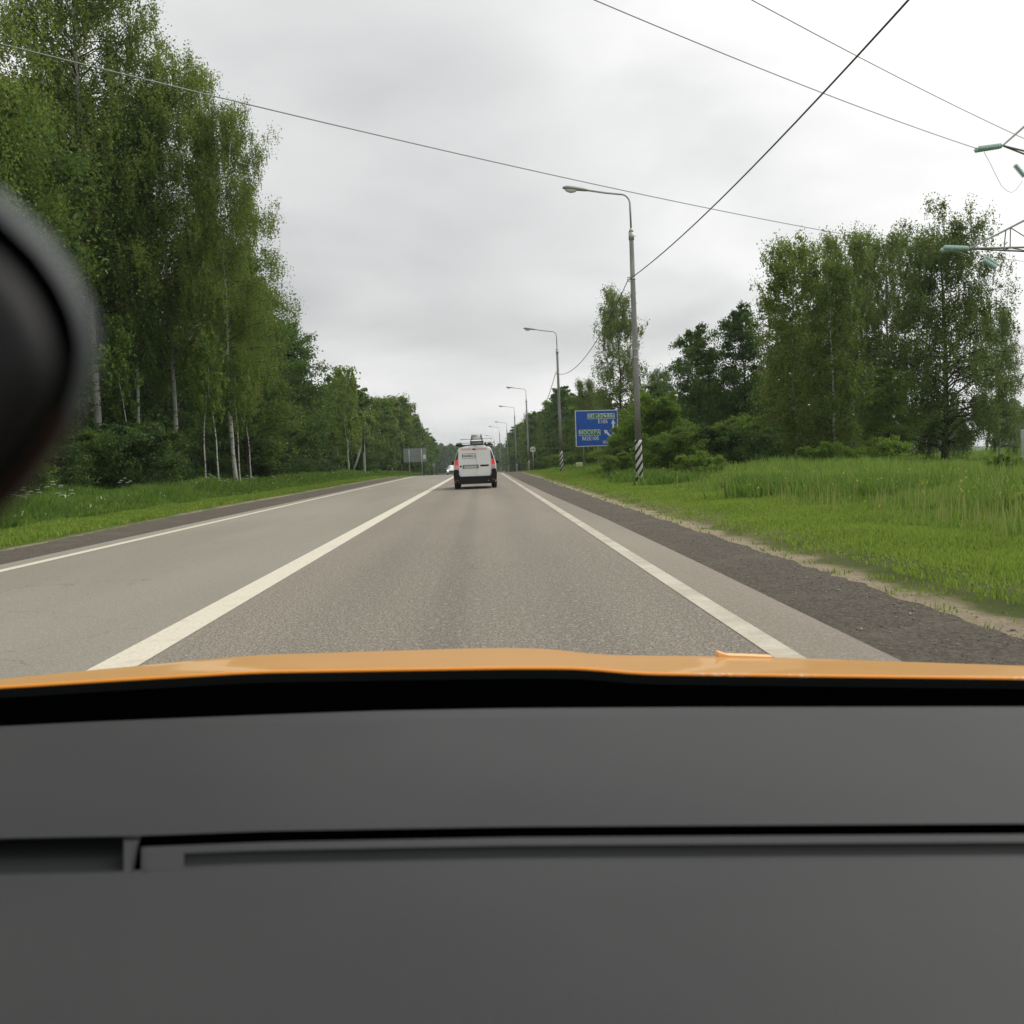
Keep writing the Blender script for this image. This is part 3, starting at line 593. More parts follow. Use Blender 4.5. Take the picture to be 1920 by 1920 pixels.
def make_lamp():
    t_ = empty('street_lamp'); r0, r1 = .135, .082
    rr_ = lambda z: r0 + (r1 - r0) * z / 9.
    MB().tube([(0, 0, z) for z in (1.38, 4, 6.5, 9.)], [rr_(z) for z in (1.38, 4, 6.5, 9.)], 20).build('pole', m_conc, t_)
    MB().tube([(0, 0, z) for z in (-.6, .5, 1.1, 1.38)], [rr_(z) + .004 for z in (-.6, .5, 1.1, 1.38)], 20).build('painted_base', m_str, t_)
    MB().tube([(0, 0, 8.86), (0, 0, 9.14)], [.105, .10], 14).tube([(0, 0, 9.14), (0, 0, 9.3)], [.1, .04], 14).tube([(.06, 0, 9.0), (.17, 0, 9.0)], .015, 6).build('collar', m_galv, t_)
    pts = [(0, 0, 9.2), (-.01, 0, 10.2)] + [(-.34 + .33 * math.cos(a), 0, 10.2 + .36 * math.sin(a)) for a in np.linspace(.3, 1.45, 7)] + [(-.9, 0, 10.63), (-1.65, 0, 10.76)]
    MB().tube(pts, .036, 10).build('arm', m_galv, t_)
    hd = MB(); n = 14; rows = []
    for i, (x, w, zt_, zb) in enumerate(((-1.58, .05, .035, -.035), (-1.66, .085, .065, -.05), (-1.9, .11, .085, -.055), (-2.15, .145, .10, -.05), (-2.35, .15, .10, -.045), (-2.47, .11, .06, -.04), (-2.52, .03, .01, -.02))):
        cz = 10.76 + (-1.65 - x) * .13
        rows.append([(x, w * math.cos(a), cz + (zt_ if math.sin(a) > 0 else -zb) * math.sin(a)) for a in np.linspace(0, 2 * math.pi, n + 1)])
    head = hd.grid(rows).build('lamp_head', m_lampb, t_)
    rows = []
    for x, w, zb in ((-1.98, .06, .01), (-2.05, .105, .07), (-2.2, .125, .115), (-2.35, .11, .09), (-2.44, .05, .02)):
        cz = 10.74 + (-1.65 - x) * .13 - .03; rows.append([(x, w * math.cos(a), cz + zb * math.sin(a)) for a in np.linspace(math.pi, 2 * math.pi, 9)])
    MB().grid(rows).build('lamp_glass', m_diff, head)
    MB().box((-.12, -.02, 7.47), (.16, .04, .04)).box((-.19, -.02, 7.40), (.03, .04, .16)).box((-.12, -.02, 7.33), (.16, .03, .03)).tube([(0, 0, 7.38), (0, 0, 7.46)], rr_(7.4) + .012, 14).build('cable_bracket', m_galv, t_)
    return t_
lamp0 = make_lamp(); LG = 'street lamps along the right verge'
lamps = [(1199, 893, 38.7, 1.0, 'nearest tall street lamp with black and white striped foot'), (1053, 880, 78.8, 1.0, 'second street lamp, standing left of the blue sign'), (992, 884, 134, 1.02, 'third street lamp, next to the round sign'),
         (969, 885, 167.6, 1., 'fourth street lamp, thin pole close left of the third'), (953.5, 885, 220, 1., 'fifth street lamp, with pale head left of the dark trees'), (939.5, 885.5, 246, 1.02, 'sixth street lamp, just right of the white van'), (929, 886, 297, 1., 'seventh and farthest street lamp, directly behind the van roof')]
LPOS = []
for i, (px, py, D, s, lab) in enumerate(lamps):
    l = lamp0 if i == 0 else lamp0.copy()
    if i:
        COL.objects.link(l)
        for ch in list(lamp0.children):
            c = ch.copy(); COL.objects.link(c); c.parent = l
            for g2 in ch.children: d2 = g2.copy(); COL.objects.link(d2); d2.parent = c
    P = at(px, py, D); l.location = P; l.scale = (s, s, s); tag(l, lab, 'street lamp', LG); LPOS.append(P)
MB().box((-.15, -.06, 4.62), (.09, .06, .30), bev=.01).tube([(0, 0, 4.45), (0, 0, 4.5)], .127, 14).tube([(0, 0, 4.75), (0, 0, 4.8)], .125, 14).build('junction_box', m_galv, lamp0)
# small plate on second lamp sits low
m_cable = mat('black_cable', (.03, .03, .032), .6); m_wire = mat('aluminium_wire', (.28, .28, .28), .5, .3)
def cable(name, a, b, sag, rad, label, cat='cable', group=None, m=None, n=28):
    a, b = Vector(a), Vector(b); pts = [a.lerp(b, i / n) - Vector((0, 0, 4 * sag * (i / n) * (1 - i / n))) for i in range(n + 1)]
    o = MB().tube(pts, rad, 6).build(name, m or m_cable); tag(o, label, cat, group); return o
br = [P + Vector((-.19, -.02, 7.36)) for P in LPOS]
cable('lamp_cable', (LPOS[0].x + .2, -1., 7.75), br[0], .68, .016, 'thick black cable running from overhead to the bracket of the nearest lamp', group='cable between the street lamps')
labs = ['black cable sagging between the nearest and the second lamp', 'black cable sagging between the second and the third lamp', 'thin black cable between the third and the fourth lamp', 'thin black cable between the fourth and the fifth lamp']
for i in range(4): cable('lamp_cable', br[i], br[i + 1], (1.15, 1.9, .6, 1.)[i], .017 + .006 * i, labs[i], group='cable between the street lamps')
# ---------------------------------------------------------------- pylon and power lines
m_lat = mat('pylon_steel', (.2, .21, .2), .6, .3, build=var((.19, .20, .19), .2, 4)); m_ins = mat('green_glass_insulator', (.36, .54, .46), .25, 0, spec=.8)
py_ = empty('power_pylon', (35.5, 55, float(zg(35.5, 55)))); tag(py_, 'green grey lattice power pylon, its crossarm tips entering at the right picture edge', 'pylon')
tw = MB(); PX, PY = 35.5, 55.; gz = float(zg(PX, PY))
def leg(z, i, j): w = np.interp(z, [0, 14, 27], [2.6, .95, .55]); return Vector((i * w, j * w, z))
lv = [0, 3.5, 6.6, 9.2, 11.4, 13.2, 15, 16.8, 18.6, 20.6, 22.6, 24.8, 27]
for k in range(len(lv) - 1):
    for (i, j), (i2, j2) in (((-1, -1), (1, -1)), ((1, -1), (1, 1)), ((1, 1), (-1, 1)), ((-1, 1), (-1, -1))):
        tw.bar(leg(lv[k], i, j), leg(lv[k + 1], i, j), .08); tw.bar(leg(lv[k], i, j), leg(lv[k + 1], i2, j2), .035); tw.bar(leg(lv[k + 1], i, j), leg(lv[k], i2, j2), .035)
        tw.bar(leg(lv[k + 1], i, j), leg(lv[k + 1], i2, j2), .035)
tw.build('tower_body', m_lat, py_)
org = Vector((PX, PY, gz))
def arm(tip, zt_, zb):
    b = MB(); tip = tip - org; s = -1
    up = [leg(zt_, s, -1), leg(zt_, s, 1)]; lo_ = [leg(zb, s, -1), leg(zb, s, 1)]
    for p in up: b.bar(tip, p, .06)
    for p in lo_: b.bar(tip, p, .075)
    for q in (.25, .45, .65, .85):
        A = tip.lerp(lo_[0], q); B = tip.lerp(lo_[1], q); C = tip.lerp(up[0], q); D_ = tip.lerp(up[1], q)
        for m1, m2 in ((A, B), (A, C), (B, D_), (C, tip.lerp(lo_[0], min(1, q + .2))), (A, tip.lerp(lo_[1], min(1, q + .2)))): b.bar(m1, m2, .045)
    b.build('crossarm', m_lat, py_)
T1 = at(1880, 273, 50); T2 = at(1818, 466, 50); T3 = T1 + Vector((5.0, 1.0, 4.6))
arm(T1, T1.z - gz + 6.5, T1.z - gz - .6); arm(T2, T2.z - gz + 4.6, T2.z - gz + .6); arm(T3, T3.z - gz + 1.4, T3.z - gz - .1)
def insul(a, b, nd=9):
    a, b = Vector(a), Vector(b); m = MB().tube([a, b], .018, 6)
    for i in range(nd):
        c = a.lerp(b, .1 + .8 * i / (nd - 1)); d = (b - a).normalized()
        m.tube([c - d * .045, c - d * .015, c + d * .02, c + d * .04], [.04, .125, .13, .045], 12)
    m.v = [tuple(Vector(v) - org) for v in m.v]; m.build('insulator_string', m_ins, py_)
ds = Vector((-1.05, -.75, -.12)).normalized()
A1 = at(1833, 279, 49.3); A1b = A1 + Vector((.15, .7, .12)); A2 = at(1768, 464, 49.2); A2b = A2 + Vector((.1, .6, -.02))
insul(T1, A1); insul(T1 + Vector((.1, .35, .08)), A1b); insul(T2, A2); insul(T2 + Vector((.1, .3, .05)), A2b)
insul(at(1902, 308, 50.2), at(1922, 332, 50.2)); insul(at(1842, 487, 50.2), at(1868, 503, 50.2)); insul(at(1846, 482, 50.6), at(1870, 498, 50.6))
jm = MB(); jp = [at(*q, 50) for q in ((1845, 285), (1856, 305), (1868, 330), (1878, 349), (1888, 358), (1897, 361), (1906, 355), (1918, 338))]
jm.tube(jp, .012, 5); jm.tube([at(1842, 482, 50), T2 + Vector((.3, 0, -.1))], .02, 5); jm.tube([at(1868, 503, 50), at(1858, 520, 50), at(1840, 500, 49.7), at(1815, 478, 49.5), A2], .012, 5)
jm.v = [tuple(Vector(v) - org) for v in jm.v]; jm.build('jumper_wire', m_wire, py_)
WG = 'overhead power lines crossing the sky'
def through(name, p0, p1, ext, sag, rad, label):   # wire from p0 through p1, continued beyond it
    p0, p1 = Vector(p0), Vector(p1); u_ = 1 / ext; p1.z += 4 * sag * u_ * (1 - u_); e_ = p0 + (p1 - p0) * ext; o = cable(name, p0, e_, sag, rad, label, 'power line', WG, m_wire, 60); return o
through('power_line', A1, at(1115, 0, 30), 2.6, 1.1, .017, 'power line rising from the upper pylon insulator to the top of the picture')
through('power_line', at(1925, 262, 53), at(1410, 0, 33), 2.6, .8, .017, 'power line at the top right, entering above the pylon crossarm')
through('power_line', at(2100, 505, 120), at(0, 82, 38), 1.25, 2.4, .026, 'long power line crossing the whole sky from the left forest to the right trees')
# ---------------------------------------------------------------- signs
m_blue = mat('sign_blue', (.014, .10, .45), .45, build=var((.014, .10, .45), .1, 2)); m_green = mat('sign_green', (.02, .19, .10), .45)
m_white = mat('sign_white', (.72, .74, .70), .5); m_back = mat('sign_back', (.30, .32, .32), .5, .4, build=var((.30, .33, .33), .12, 2))
SW, SH = 3.62, 2.98
c0 = at(1080.5, 838, 85); c1 = at(1160, 832, 86.2); bs = empty('road_sign', (0, 0, 0)); ang = math.atan2(c1.y - c0.y, c1.x - c0.x)
bs.location = (c0.x, c0.y, float(zg(c0.x, c0.y))); bs.rotation_euler = (0, 0, ang); zb = c0.z - bs.location.z; SW = (c1 - c0).length
SH = (at(1077, 770, 85) - c0).length
tag(bs, 'large blue direction sign to Moscow and Crimea on posts behind the bushes', 'road sign')
def rrect(x0, z0, x1, z1, r=.1, n=5):
    P = []
    for cx_, cz_, a0 in ((x1 - r, z0 + r, -90), (x1 - r, z1 - r, 0), (x0 + r, z1 - r, 90), (x0 + r, z0 + r, 180)):
        for i in range(n): a = R(a0 + 90 * i / (n - 1)); P.append((cx_ + r * math.cos(a), cz_ + r * math.sin(a)))
    return P
def Z(z): return zb + z
pn = MB().prism(rrect(0, Z(0), SW, Z(SH), .08), 0, .04).build('panel', m_white, bs)
MB().prism(rrect(.06, Z(.06), SW - .06, Z(SH - .06), .06), -.006, .002).build('blue_face', m_blue, pn)
def gbox(x0, z0, x1, z1):
    MB().prism(rrect(x0, Z(z0), x1, Z(z1), .03), -.010, -.004).build('text_border', m_white, pn); MB().prism(rrect(x0 + .035, Z(z0 + .035), x1 - .035, Z(z1 - .035), .02), -.014, -.008).build('green_field', m_green, pn)
ux, uz = SW / 81., SH / 68.
gbox(SW * .285, SH * .755, SW * .925, SH * .905); gbox(SW * .07, SH * .30, SW * .575, SH * .465)
rx = (math.pi / 2, 0, 0); hgt = SH * .145
text(0, 'М2 «КРЫМ»', hgt, m_white, 'lettering', pn, (SW * .605, -.018, Z(SH * .83)), rx, .003, sx=.96)
text(0, 'Е105', hgt, m_white, 'lettering', pn, (SW * .64, -.012, Z(SH * .675)), rx, .003)
text(0, 'МОСКВА', hgt, m_white, 'lettering', pn, (SW * .322, -.018, Z(SH * .383)), rx, .003)
text(0, 'М2', hgt, m_white, 'lettering', pn, (SW * .22, -.012, Z(SH * .215)), rx, .003); text(0, 'Е105', hgt, m_white, 'lettering', pn, (SW * .42, -.012, Z(SH * .215)), rx, .003)
text(0, '300 м', hgt * .75, m_white, 'lettering', pn, (SW * .72, -.012, Z(SH * .10)), rx, .002)
ax = SW * .885; aw = SW * .021
MB().prism([(ax - aw, Z(.1)), (ax + aw, Z(.1)), (ax + aw, Z(SH * .62)), (ax + aw * 2.4, Z(SH * .61)), (ax, Z(SH * .735)), (ax - aw * 2.4, Z(SH * .61)), (ax - aw, Z(SH * .62))], -.012, -.005).build('arrow', m_white, pn)
q0 = Vector((ax - aw * .5, 0, Z(SH * .19))); q1 = Vector((SW * .66, 0, Z(SH * .45))); dq = (q1 - q0).normalized(); nq = Vector((-dq.z, 0, dq.x)); L_ = (q1 - q0).length
pt = [q0 + nq * aw, q0 - nq * aw, q0 + dq * L_ * .72 - nq * aw, q0 + dq * L_ * .72 - nq * aw * 2.4, q1, q0 + dq * L_ * .72 + nq * aw * 2.4, q0 + dq * L_ * .72 + nq * aw]
MB().prism([(p.x, p.z) for p in pt][::-1], -.0125, -.0045).build('arrow', m_white, pn)
for fx in (.18, .52, .86): MB().tube([(SW * fx, .10, -.5), (SW * fx, .10, Z(SH * .95))], .05, 10).build('post', m_galv, bs)
def back_sign(D, x0, y0, x1, y1, ybase):
    a = at(x0, y1, D); b = at(x1, y1, D); w = b.x - a.x; h = at(x0, y0, D).z - a.z
    s = empty('road_sign', (a.x, D, at(x0, ybase, D).z)); z0 = a.z - s.location.z
    pl = MB().prism(rrect(0, z0, w, z0 + h, .05), 0, .03).build('panel', m_back, s)
    r_ = MB()
    for i in (.2, .5, .8): r_.box((w / 2, -.02, z0 + h * i), (w * .96, .03, .05))
    r_.build('rail', m_back, s)
    for f in (.25, .80): MB().tube([(w * f, -.07, -.4), (w * f, -.07, z0 + h * .9)], .045, 8).build('post', m_galv, s)
    MB().prism(rrect(w * .86, z0 + h * .2, w * .99, z0 + h * .5, .05), -.04, -.035).build('sticker', m_white, s)
    return s
tag(back_sign(122, 757, 841.5, 799.5, 867, 893), 'grey back of a large sign board on two posts at the left roadside', 'road sign')
def round_sign(px, py, dpx, D, base, face):
    c = at(px, py, D); r_ = dpx / 2 / 1920 * D; s = empty('round_road_sign', (c.x, D, at(px, base, D).z)); z0 = c.z - s.location.z
    disc = lambda rad, y0, y1: MB().tube([(0, y0, z0), (0, y1, z0)], rad, 28, smooth=False)
    MB().tube([(0, .05, -.4), (0, .05, z0 + r_ * .7)], .035, 8).build('post', m_galv, s)
    if face:
        d = disc(r_, 0, .02).build('disc', mat('sign_white_face', (.62, .62, .55), .5), s)
        m_pk = mat('faded_red', (.45, .18, .15), .6); m_dk = mat('faded_black', (.14, .15, .13), .6)
        ring = []; n = 32
        vs = [(math.cos(2 * math.pi * i / n) * q, -.003, z0 + math.sin(2 * math.pi * i / n) * q) for q in (r_ * .99, r_ * .9) for i in range(n)]
        MB().add(vs, [(i, (i + 1) % n, n + (i + 1) % n, n + i) for i in range(n)]).build('rim', mat('pale_rim', (.5, .42, .36), .6), d)
        def carp(x0, m):
            w = r_ * .58; h = r_ * .2
            MB().prism([(x0, z0 - h), (x0 + w, z0 - h), (x0 + w, z0 + h * .2), (x0 + w * .82, z0 + h * .3), (x0 + w * .7, z0 + h * 1.1), (x0 + w * .3, z0 + h * 1.1), (x0 + w * .16, z0 + h * .3), (x0, z0 + h * .2)], -.004, .0).build('car_symbol', m, d)
        carp(-r_ * .66, m_pk); carp(r_ * .06, m_dk)
    else:
        disc(r_, 0, .02).build('disc', m_back, s)
    return s
tag(round_sign(999, 842.5, 11, 128, 880, True), 'round white no overtaking sign on a thin post right of the third lamp', 'road sign')
tag(round_sign(813.5, 871.5, 6.6, 165, 890, False), 'small round sign seen from the back beside the oncoming car', 'road sign')
# ---------------------------------------------------------------- braced utility poles
m_wood = mat('weathered_pole_wood', (.09, .085, .075), .9, build=var((.10, .09, .08), .3, 3, .3, (1, 1, .2)))
def upole(D, base, mid, top, strut_b, strut_t, label, dark):
    a = at(*base, D); e_ = empty('utility_pole', a); tag(e_, label, 'utility pole'); f = lambda q, dd=0: at(*q, D + dd) - a
    m2, t2 = f(mid), f(top)
    MB().box(m2 / 2 - Vector((0, 0, .2)), (.2, .2, m2.z + .4), bev=.02).build('concrete_footing', m_conl, e_)
    MB().tube([Vector((0, -.18, m2.z - 1.2)), Vector((t2.x, -.18, t2.z))], [.11, .085], 10).build('wooden_mast', m_bark if dark else m_wood, e_)
    sb = f(strut_b); MB().tube([sb - Vector((0, 0, .2)), f(strut_t)], .085, 8).build('strut', m_conl, e_)
    MB().tube([Vector((t2.x - .5, -.18, t2.z - .5)), Vector((t2.x + .5, -.18, t2.z - .5))], .03, 6).build('crosspiece', m_wood, e_)
upole(98, (684, 896), (682, 824), (683, 770), (657, 897), (679, 834), 'pale braced utility pole in front of the left forest edge', False)
upole(140, (1064.5, 880), (1062.5, 831), (1062, 796), (1081, 878), (1066, 838), 'dark topped braced utility pole left of the blue sign', True)
o = MB().box((0, 0, .9), (.28, .28, 1.9), bev=.03).build('concrete_post', m_conl); P = at(1919, 905, 40); o.location = (P.x + .12, 40, float(zg(P.x, 40))); tag(o, 'pale post cut by the right picture edge in the meadow', 'post')
MBt = MB().box((0, 0, .0), (.55, .3, .35), bev=.04).build('marker_block', mat('pale_yellow_paint', (.5, .55, .25), .7)); P = at(1086, 871.5, 80); MBt.location = P; tag(MBt, 'small pale yellow block in the grass left of the blue sign', 'block')
# ---------------------------------------------------------------- vehicles
m_vw = mat('white_car_paint', (.8, .8, .8), .35, build=var((.76, .775, .76), .04, 1.2), coat=.3); m_bp = mat('black_plastic', (.012, .012, .013), .6, build=var((.012, .0125, .013), .2, 5), spec=.25)
m_tyre = mat('tyre', (.015, .015, .015), .85); m_rim = mat('wheel_rim', (.3, .3, .3), .4, .7); m_gl = mat('dark_glass', (.012, .015, .014), .08, spec=.8)
m_red = mat('lit_tail_lamp', (.5, .02, .02), .3, emit=(1, .05, .04), es=.28); m_lampw = mat('lamp_clear', (.5, .45, .42), .25); m_refl = mat('red_reflector', (.25, .03, .03), .4)
m_hatch = mat('red_hatching', (.62, .16, .15), .5); m_ink = mat('black_lettering', (.02, .02, .02), .5); m_plate = mat('number_plate', (.42, .42, .40), .5)
m_alu = mat('ladder_aluminium', (.09, .09, .08), .5, .3); m_lt = mat('pale_aluminium', (.33, .33, .31), .4, .4)
def wheel(x, y, r_, parent, w=.20):
    ty = MB().tube([(x - w / 2, y, r_), (x - w / 2 + .02, y, r_), (x + w / 2 - .02, y, r_), (x + w / 2, y, r_)], [r_ - .04, r_, r_, r_ - .04], 24).build('wheel', m_tyre, parent)
    s = 1 if x > 0 else -1; MB().tube([(x + s * (w / 2 + .002), y, r_), (x + s * (w / 2 + .012), y, r_)], [r_ * .62, r_ * .5], 18).build('rim', m_rim, ty)
def loft(secs, closed_caps=True):
    rows = []
    for y, half in secs:
        full = half + [(-x, z) for x, z in half[::-1]]; rows.append([(x, y, z) for x, z in full] + [(full[0][0], y, full[0][1])])
    b = MB().grid(rows); n = len(rows[0]); b.add(rows[0][:-1], [tuple(range(n - 1))[::-1]]); b.add(rows[-1][:-1], [tuple(range(n - 1))]); return b
def sec(wl, ws, wr, z0, z1, zs, zr):   # lower width, shoulder width, roof width
    return [(wl, z0), (wl + .02, z0 + .12), (ws, z1), (ws - .01, zs), (wr + .08, zr - .14), (wr + .02, zr - .04), (wr - .06, zr), (wr * .45, zr + .02)]
van = empty('panel_van', (-.30, 41.4, float(prof(41.4)) + .004)); tag(van, 'white panel van with black bumper and lit tail lamps, driving ahead in our lane', 'van')
vs_ = [(0, sec(.80, .84, .60, .30, .62, 1.0, 1.66)), (.10, sec(.83, .87, .62, .26, .62, 1.0, 1.68)), (1.0, sec(.83, .875, .63, .24, .62, 1.0, 1.70)), (2.4, sec(.83, .875, .63, .24, .62, 1.0, 1.70)), (3.0, sec(.83, .875, .58, .24, .62, 1.0, 1.52)),
       (3.5, sec(.83, .87, .66, .24, .6, .93, 1.06)), (4.2, sec(.80, .82, .62, .26, .55, .80, .92)), (4.42, sec(.70, .72, .55, .3, .5, .66, .72))]
body = loft(vs_).build('body', m_vw, van)
def vp(name, pts, y0, y1, m, parent=van, bev=0.0): return MB().prism(pts, y0, y1).build(name, m, parent, bev)
def door(x0, x1, nm):
    P = []
    left, right = x0, x1
    if x0 < -.3: P += [(x0 + .07, .51), (x1, .51), (x1, 1.655), (x0 + .16, 1.655), (x0 + .07, 1.62), (x0 + .03, 1.53), (x0 + .0, 1.2), (x0, .62), (x0 + .02, .55)]
    else: P += [(x0, .51), (x1 - .07, .51), (x1 - .02, .55), (x1, .62), (x1, 1.2), (x1 - .03, 1.53), (x1 - .07, 1.62), (x1 - .16, 1.655), (x0, 1.655)]
    return vp(nm, P, -.045, .01, m_vw, bev=.008)
dl = door(-.655, .063, 'rear_door'); dr_ = door(.072, .65, 'rear_door')
vp('bumper', [(-.60, .20), (.60, .20), (.80, .27), (.865, .42), (.875, .62), (.84, .80), (.665, .78), (.665, .58), (.60, .50), (-.60, .50), (-.665, .58), (-.665, .78), (-.84, .80), (-.875, .62), (-.865, .42), (-.80, .27)], -.13, .14, m_bp, bev=.02)
for s in (-1, 1):
    lp_ = [(s * .665, .79), (s * .80, .80), (s * .815, .95), (s * .79, 1.16), (s * .675, 1.19)]
    if s > 0: lp_ = lp_[::-1]
    tl = vp('tail_light', lp_, -.04, .08, m_red)
    wp = [(s * .675, .795), (s * .795, .805), (s * .808, .96), (s * .68, .97)]
    if s > 0: wp = wp[::-1]
    vp('clear_lens', wp, -.048, -.036, m_lampw, tl)
    sp_ = [(s * .672, 1.2), (s * .785, 1.17), (s * .70, 1.46), (s * .655, 1.58)]
    if s > 0: sp_ = sp_[::-1]
    vp('corner_panel', sp_, -.03, .06, m_gl)
    MB().box((s * .74, -.132, .36), (.14, .01, .035)).build('reflector', m_refl, van)
    for y in (.78, 3.65): wheel(s * .765, y, .315, van)
    MB().box((s * .95, 3.1, 1.05), (.12, .08, .15), bev=.03).build('mirror', m_bp, van)
st = MB()
for i in range(17):
    x = -.50 + i * .062
    if abs(x + .02) < .07: continue
    st.prism([(x, 1.56), (x + .028, 1.56), (x - .035, 1.645), (x - .063, 1.645)], -.049, -.047)
st.build('hatching', m_hatch, van)
MB().box((-.02, -.06, 1.60), (.12, .03, .05), bev=.01).build('camera_pod', m_bp, van)
fr = MB()
for a_, b_ in (((-.48, 1.42), (.03, 1.42)), ((-.48, 1.235), (.03, 1.235)), ((-.48, 1.42), (-.48, 1.235)), ((.03, 1.42), (.03, 1.235))):
    fr.box(((a_[0] + b_[0]) / 2, -.048, (a_[1] + b_[1]) / 2), (abs(a_[0] - b_[0]) + .014, .004, abs(a_[1] - b_[1]) + .014))
fr.build('frame', m_ink, dl); text(0, 'ВИММЕZ.А', .105, m_ink, 'lettering', dl, (-.225, -.049, 1.325), rx, .002)
MB().box((.39, -.055, .93), (.34, .02, .065), bev=.008).build('door_handle', m_bp, dr_); MB().box((-.565, -.055, .92), (.075, .02, .06), bev=.006).build('hinge_cover', m_bp, dl)
MB().box((-.17, -.052, .90), (.64, .012, .15), bev=.004).build('plate_holder', mat('grey_plastic', (.14, .14, .14), .6), dl); MB().box((-.17, -.06, .885), (.52, .006, .11)).build('number_plate', m_plate, dl)
MB().tube([(.52, -.16, .32), (.52, .2, .32)], .022, 8).build('exhaust', m_lt, van)
MB().box((0, 1.6, .26), (1.0, 3.0, .1)).build('underbody', m_bp, van)
# roof rack and ladder: lashed on, the ladder can be lifted away
rk = empty('roof_rack', van.location); tag(rk, 'dark roof rack crossbars fixed on the white van roof', 'roof rack')
for y, z, x0, x1, r_ in ((.35, 1.765, -.72, .66, .022), (1.9, 1.80, -.58, .60, .018)):
    b = MB().tube([(x0, y, z), (x1, y, z)], r_, 8)
    for x in (-.52, .5): b.box((x, y, z - .06), (.05, .06, .09))
    for x in (x0, x1): b.box((x, y, z), (.10, .05, .05))
    b.build('crossbar', m_blk, rk)
MB().box((-.62, .35, 1.80), (.24, .1, .05), bev=.01).box((.46, .4, 1.83), (.09, .09, .1), bev=.02).box((.58, .4, 1.80), (.08, .08, .07), bev=.02).build('clamp', m_blk, rk)
ld = empty('ladder', van.location); tag(ld, 'stacked aluminium extension ladder strapped on the van roof rack', 'ladder')
def ladder_sec(hw, z, y0, y1, nm, tilt=0):
    b = MB()
    for s in (-1, 1): b.tube([(.11 + s * hw, y0, z), (.11 + s * hw, y1, z + tilt)], .045, 4, smooth=False)
    b.build(nm, m_alu, ld); k = MB(); n = 10
    for i in range(n): u = (i + .3) / n; k.tube([(.11 - hw, y0 + (y1 - y0) * u, z + tilt * u), (.11 + hw, y0 + (y1 - y0) * u, z + tilt * u)], .02, 6)
    k.build('rungs', m_lt, ld)
ladder_sec(.235, 1.83, -.1, 2.9, 'side_rails'); ladder_sec(.235, 1.91, .0, 2.9, 'side_rails'); ladder_sec(.215, 1.99, .05, 3.0, 'side_rails', .10); ladder_sec(.185, 2.08, .2, 3.0, 'side_rails', .16)
MB().box((.11, .0, 1.86), (.40, .03, .12)).build('end_plate', m_alu, ld)
for z, x0, x1 in ((2.01, -.5, .70), (1.85, -.70, .80)):
    b = MB().tube([(x0, .25, z), (x1, .25, z + .01)], .012, 6)
    for x in (x0, x1): b.box((x, .25, z), (.07, .05, .04), bev=.01)
    b.build('spreader_bar', m_lt, ld)
# oncoming car
car = empty('oncoming_car', (-4.75, 160, float(prof(160)) + .004)); tag(car, 'small white oncoming car with headlights on, half hidden behind the van', 'car')
cs_ = [(0, sec(.70, .74, .5, .3, .5, .62, .68)), (.15, sec(.82, .86, .6, .22, .5, .68, .76)), (1.0, sec(.84, .88, .66, .2, .55, .80, .92)), (1.5, sec(.84, .88, .60, .2, .55, .88, 1.15)), (2.1, sec(.84, .88, .54, .2, .55, .92, 1.44)),
       (3.0, sec(.84, .88, .54, .2, .55, .93, 1.46)), (3.8, sec(.84, .88, .56, .2, .55, .93, 1.2)), (4.2, sec(.80, .82, .6, .25, .55, .85, .98))]
loft(cs_).build('body', m_vw, car)
MB().add([(-.68, .98, .93), (.68, .98, .93), (.53, 2.02, 1.41), (-.53, 2.02, 1.41)], [(0, 1, 2, 3)]).build('windshield', mat('grey_glass', (.26, .29, .29), .2, spec=.6), car)
for s in (-1, 1):
    MB().box((s * .66, .03, .64), (.26, .08, .13), bev=.03).build('headlight', mat('lit_headlight', (.8, .8, .8), .2, emit=(1, .98, .92), es=1.6), car)
    for y in (.85, 3.45): wheel(s * .76, y, .31, car)
    MB().box((s * .96, 1.45, .98), (.16, .08, .13), bev=.03).build('mirror', m_vw, car)
MB().box((0, -.02, .52), (.8, .06, .14), bev=.02).box((0, .0, .33), (1.1, .08, .1), bev=.02).build('grille', m_bp, car)
# ---------------------------------------------------------------- the car the photo is taken from
own = empty('orange_car', (0, 1.6, 0)); own.location = (0, 0, 0); tag(own, 'orange car the picture is taken from, with grey dashboard and a strip of bonnet', 'car')
def orange(t, p):
    f = t.noise(3, 2, t.coord('Object')); t.l.new(t.mix(f, (.52, .23, .012), (.60, .28, .02)), p.inputs['Base Color'])
m_or = mat('orange_paint', (.8, .3, .04), .5, build=orange, coat=.35)
rowB = [(-250, 1300), (0, 1289), (220, 1275), (480, 1260), (960, 1252.5), (1100, 1253), (1145, 1258), (1190, 1263), (1500, 1267), (1920, 1272), (2200, 1276)]
rowT = [(-250, 1300), (0, 1273), (220, 1252), (480, 1228), (900, 1215), (1020, 1215), (1070, 1221), (1120, 1228), (1400, 1231), (1920, 1248), (2200, 1262)]
xsamp = np.linspace(-250, 2200, 90); bI = lambda r_, x: float(np.mean([np.interp(x + d_, [a[0] for a in r_], [a[1] for a in r_]) for d_ in (-45, -30, -15, 0, 15, 30, 45)]))
rows = []
for k in range(7):
    u = k / 6; D = 1.55 + u * .85
    sl = lambda x: (bI(rowB, x) + (bI(rowT, x) - bI(rowB, x)) * (u ** .75))
    rows.append([at(x * 1.0, sl(x), D) for x in xsamp])
crest = rows[-1]; rows.append([Vector((p.x, p.y + .12, p.z - .03)) for p in crest]); rows.append([Vector((p.x, p.y + .35, p.z - .22)) for p in crest]); rows.append([Vector((p.x, p.y + .45, p.z - .55)) for p in crest])
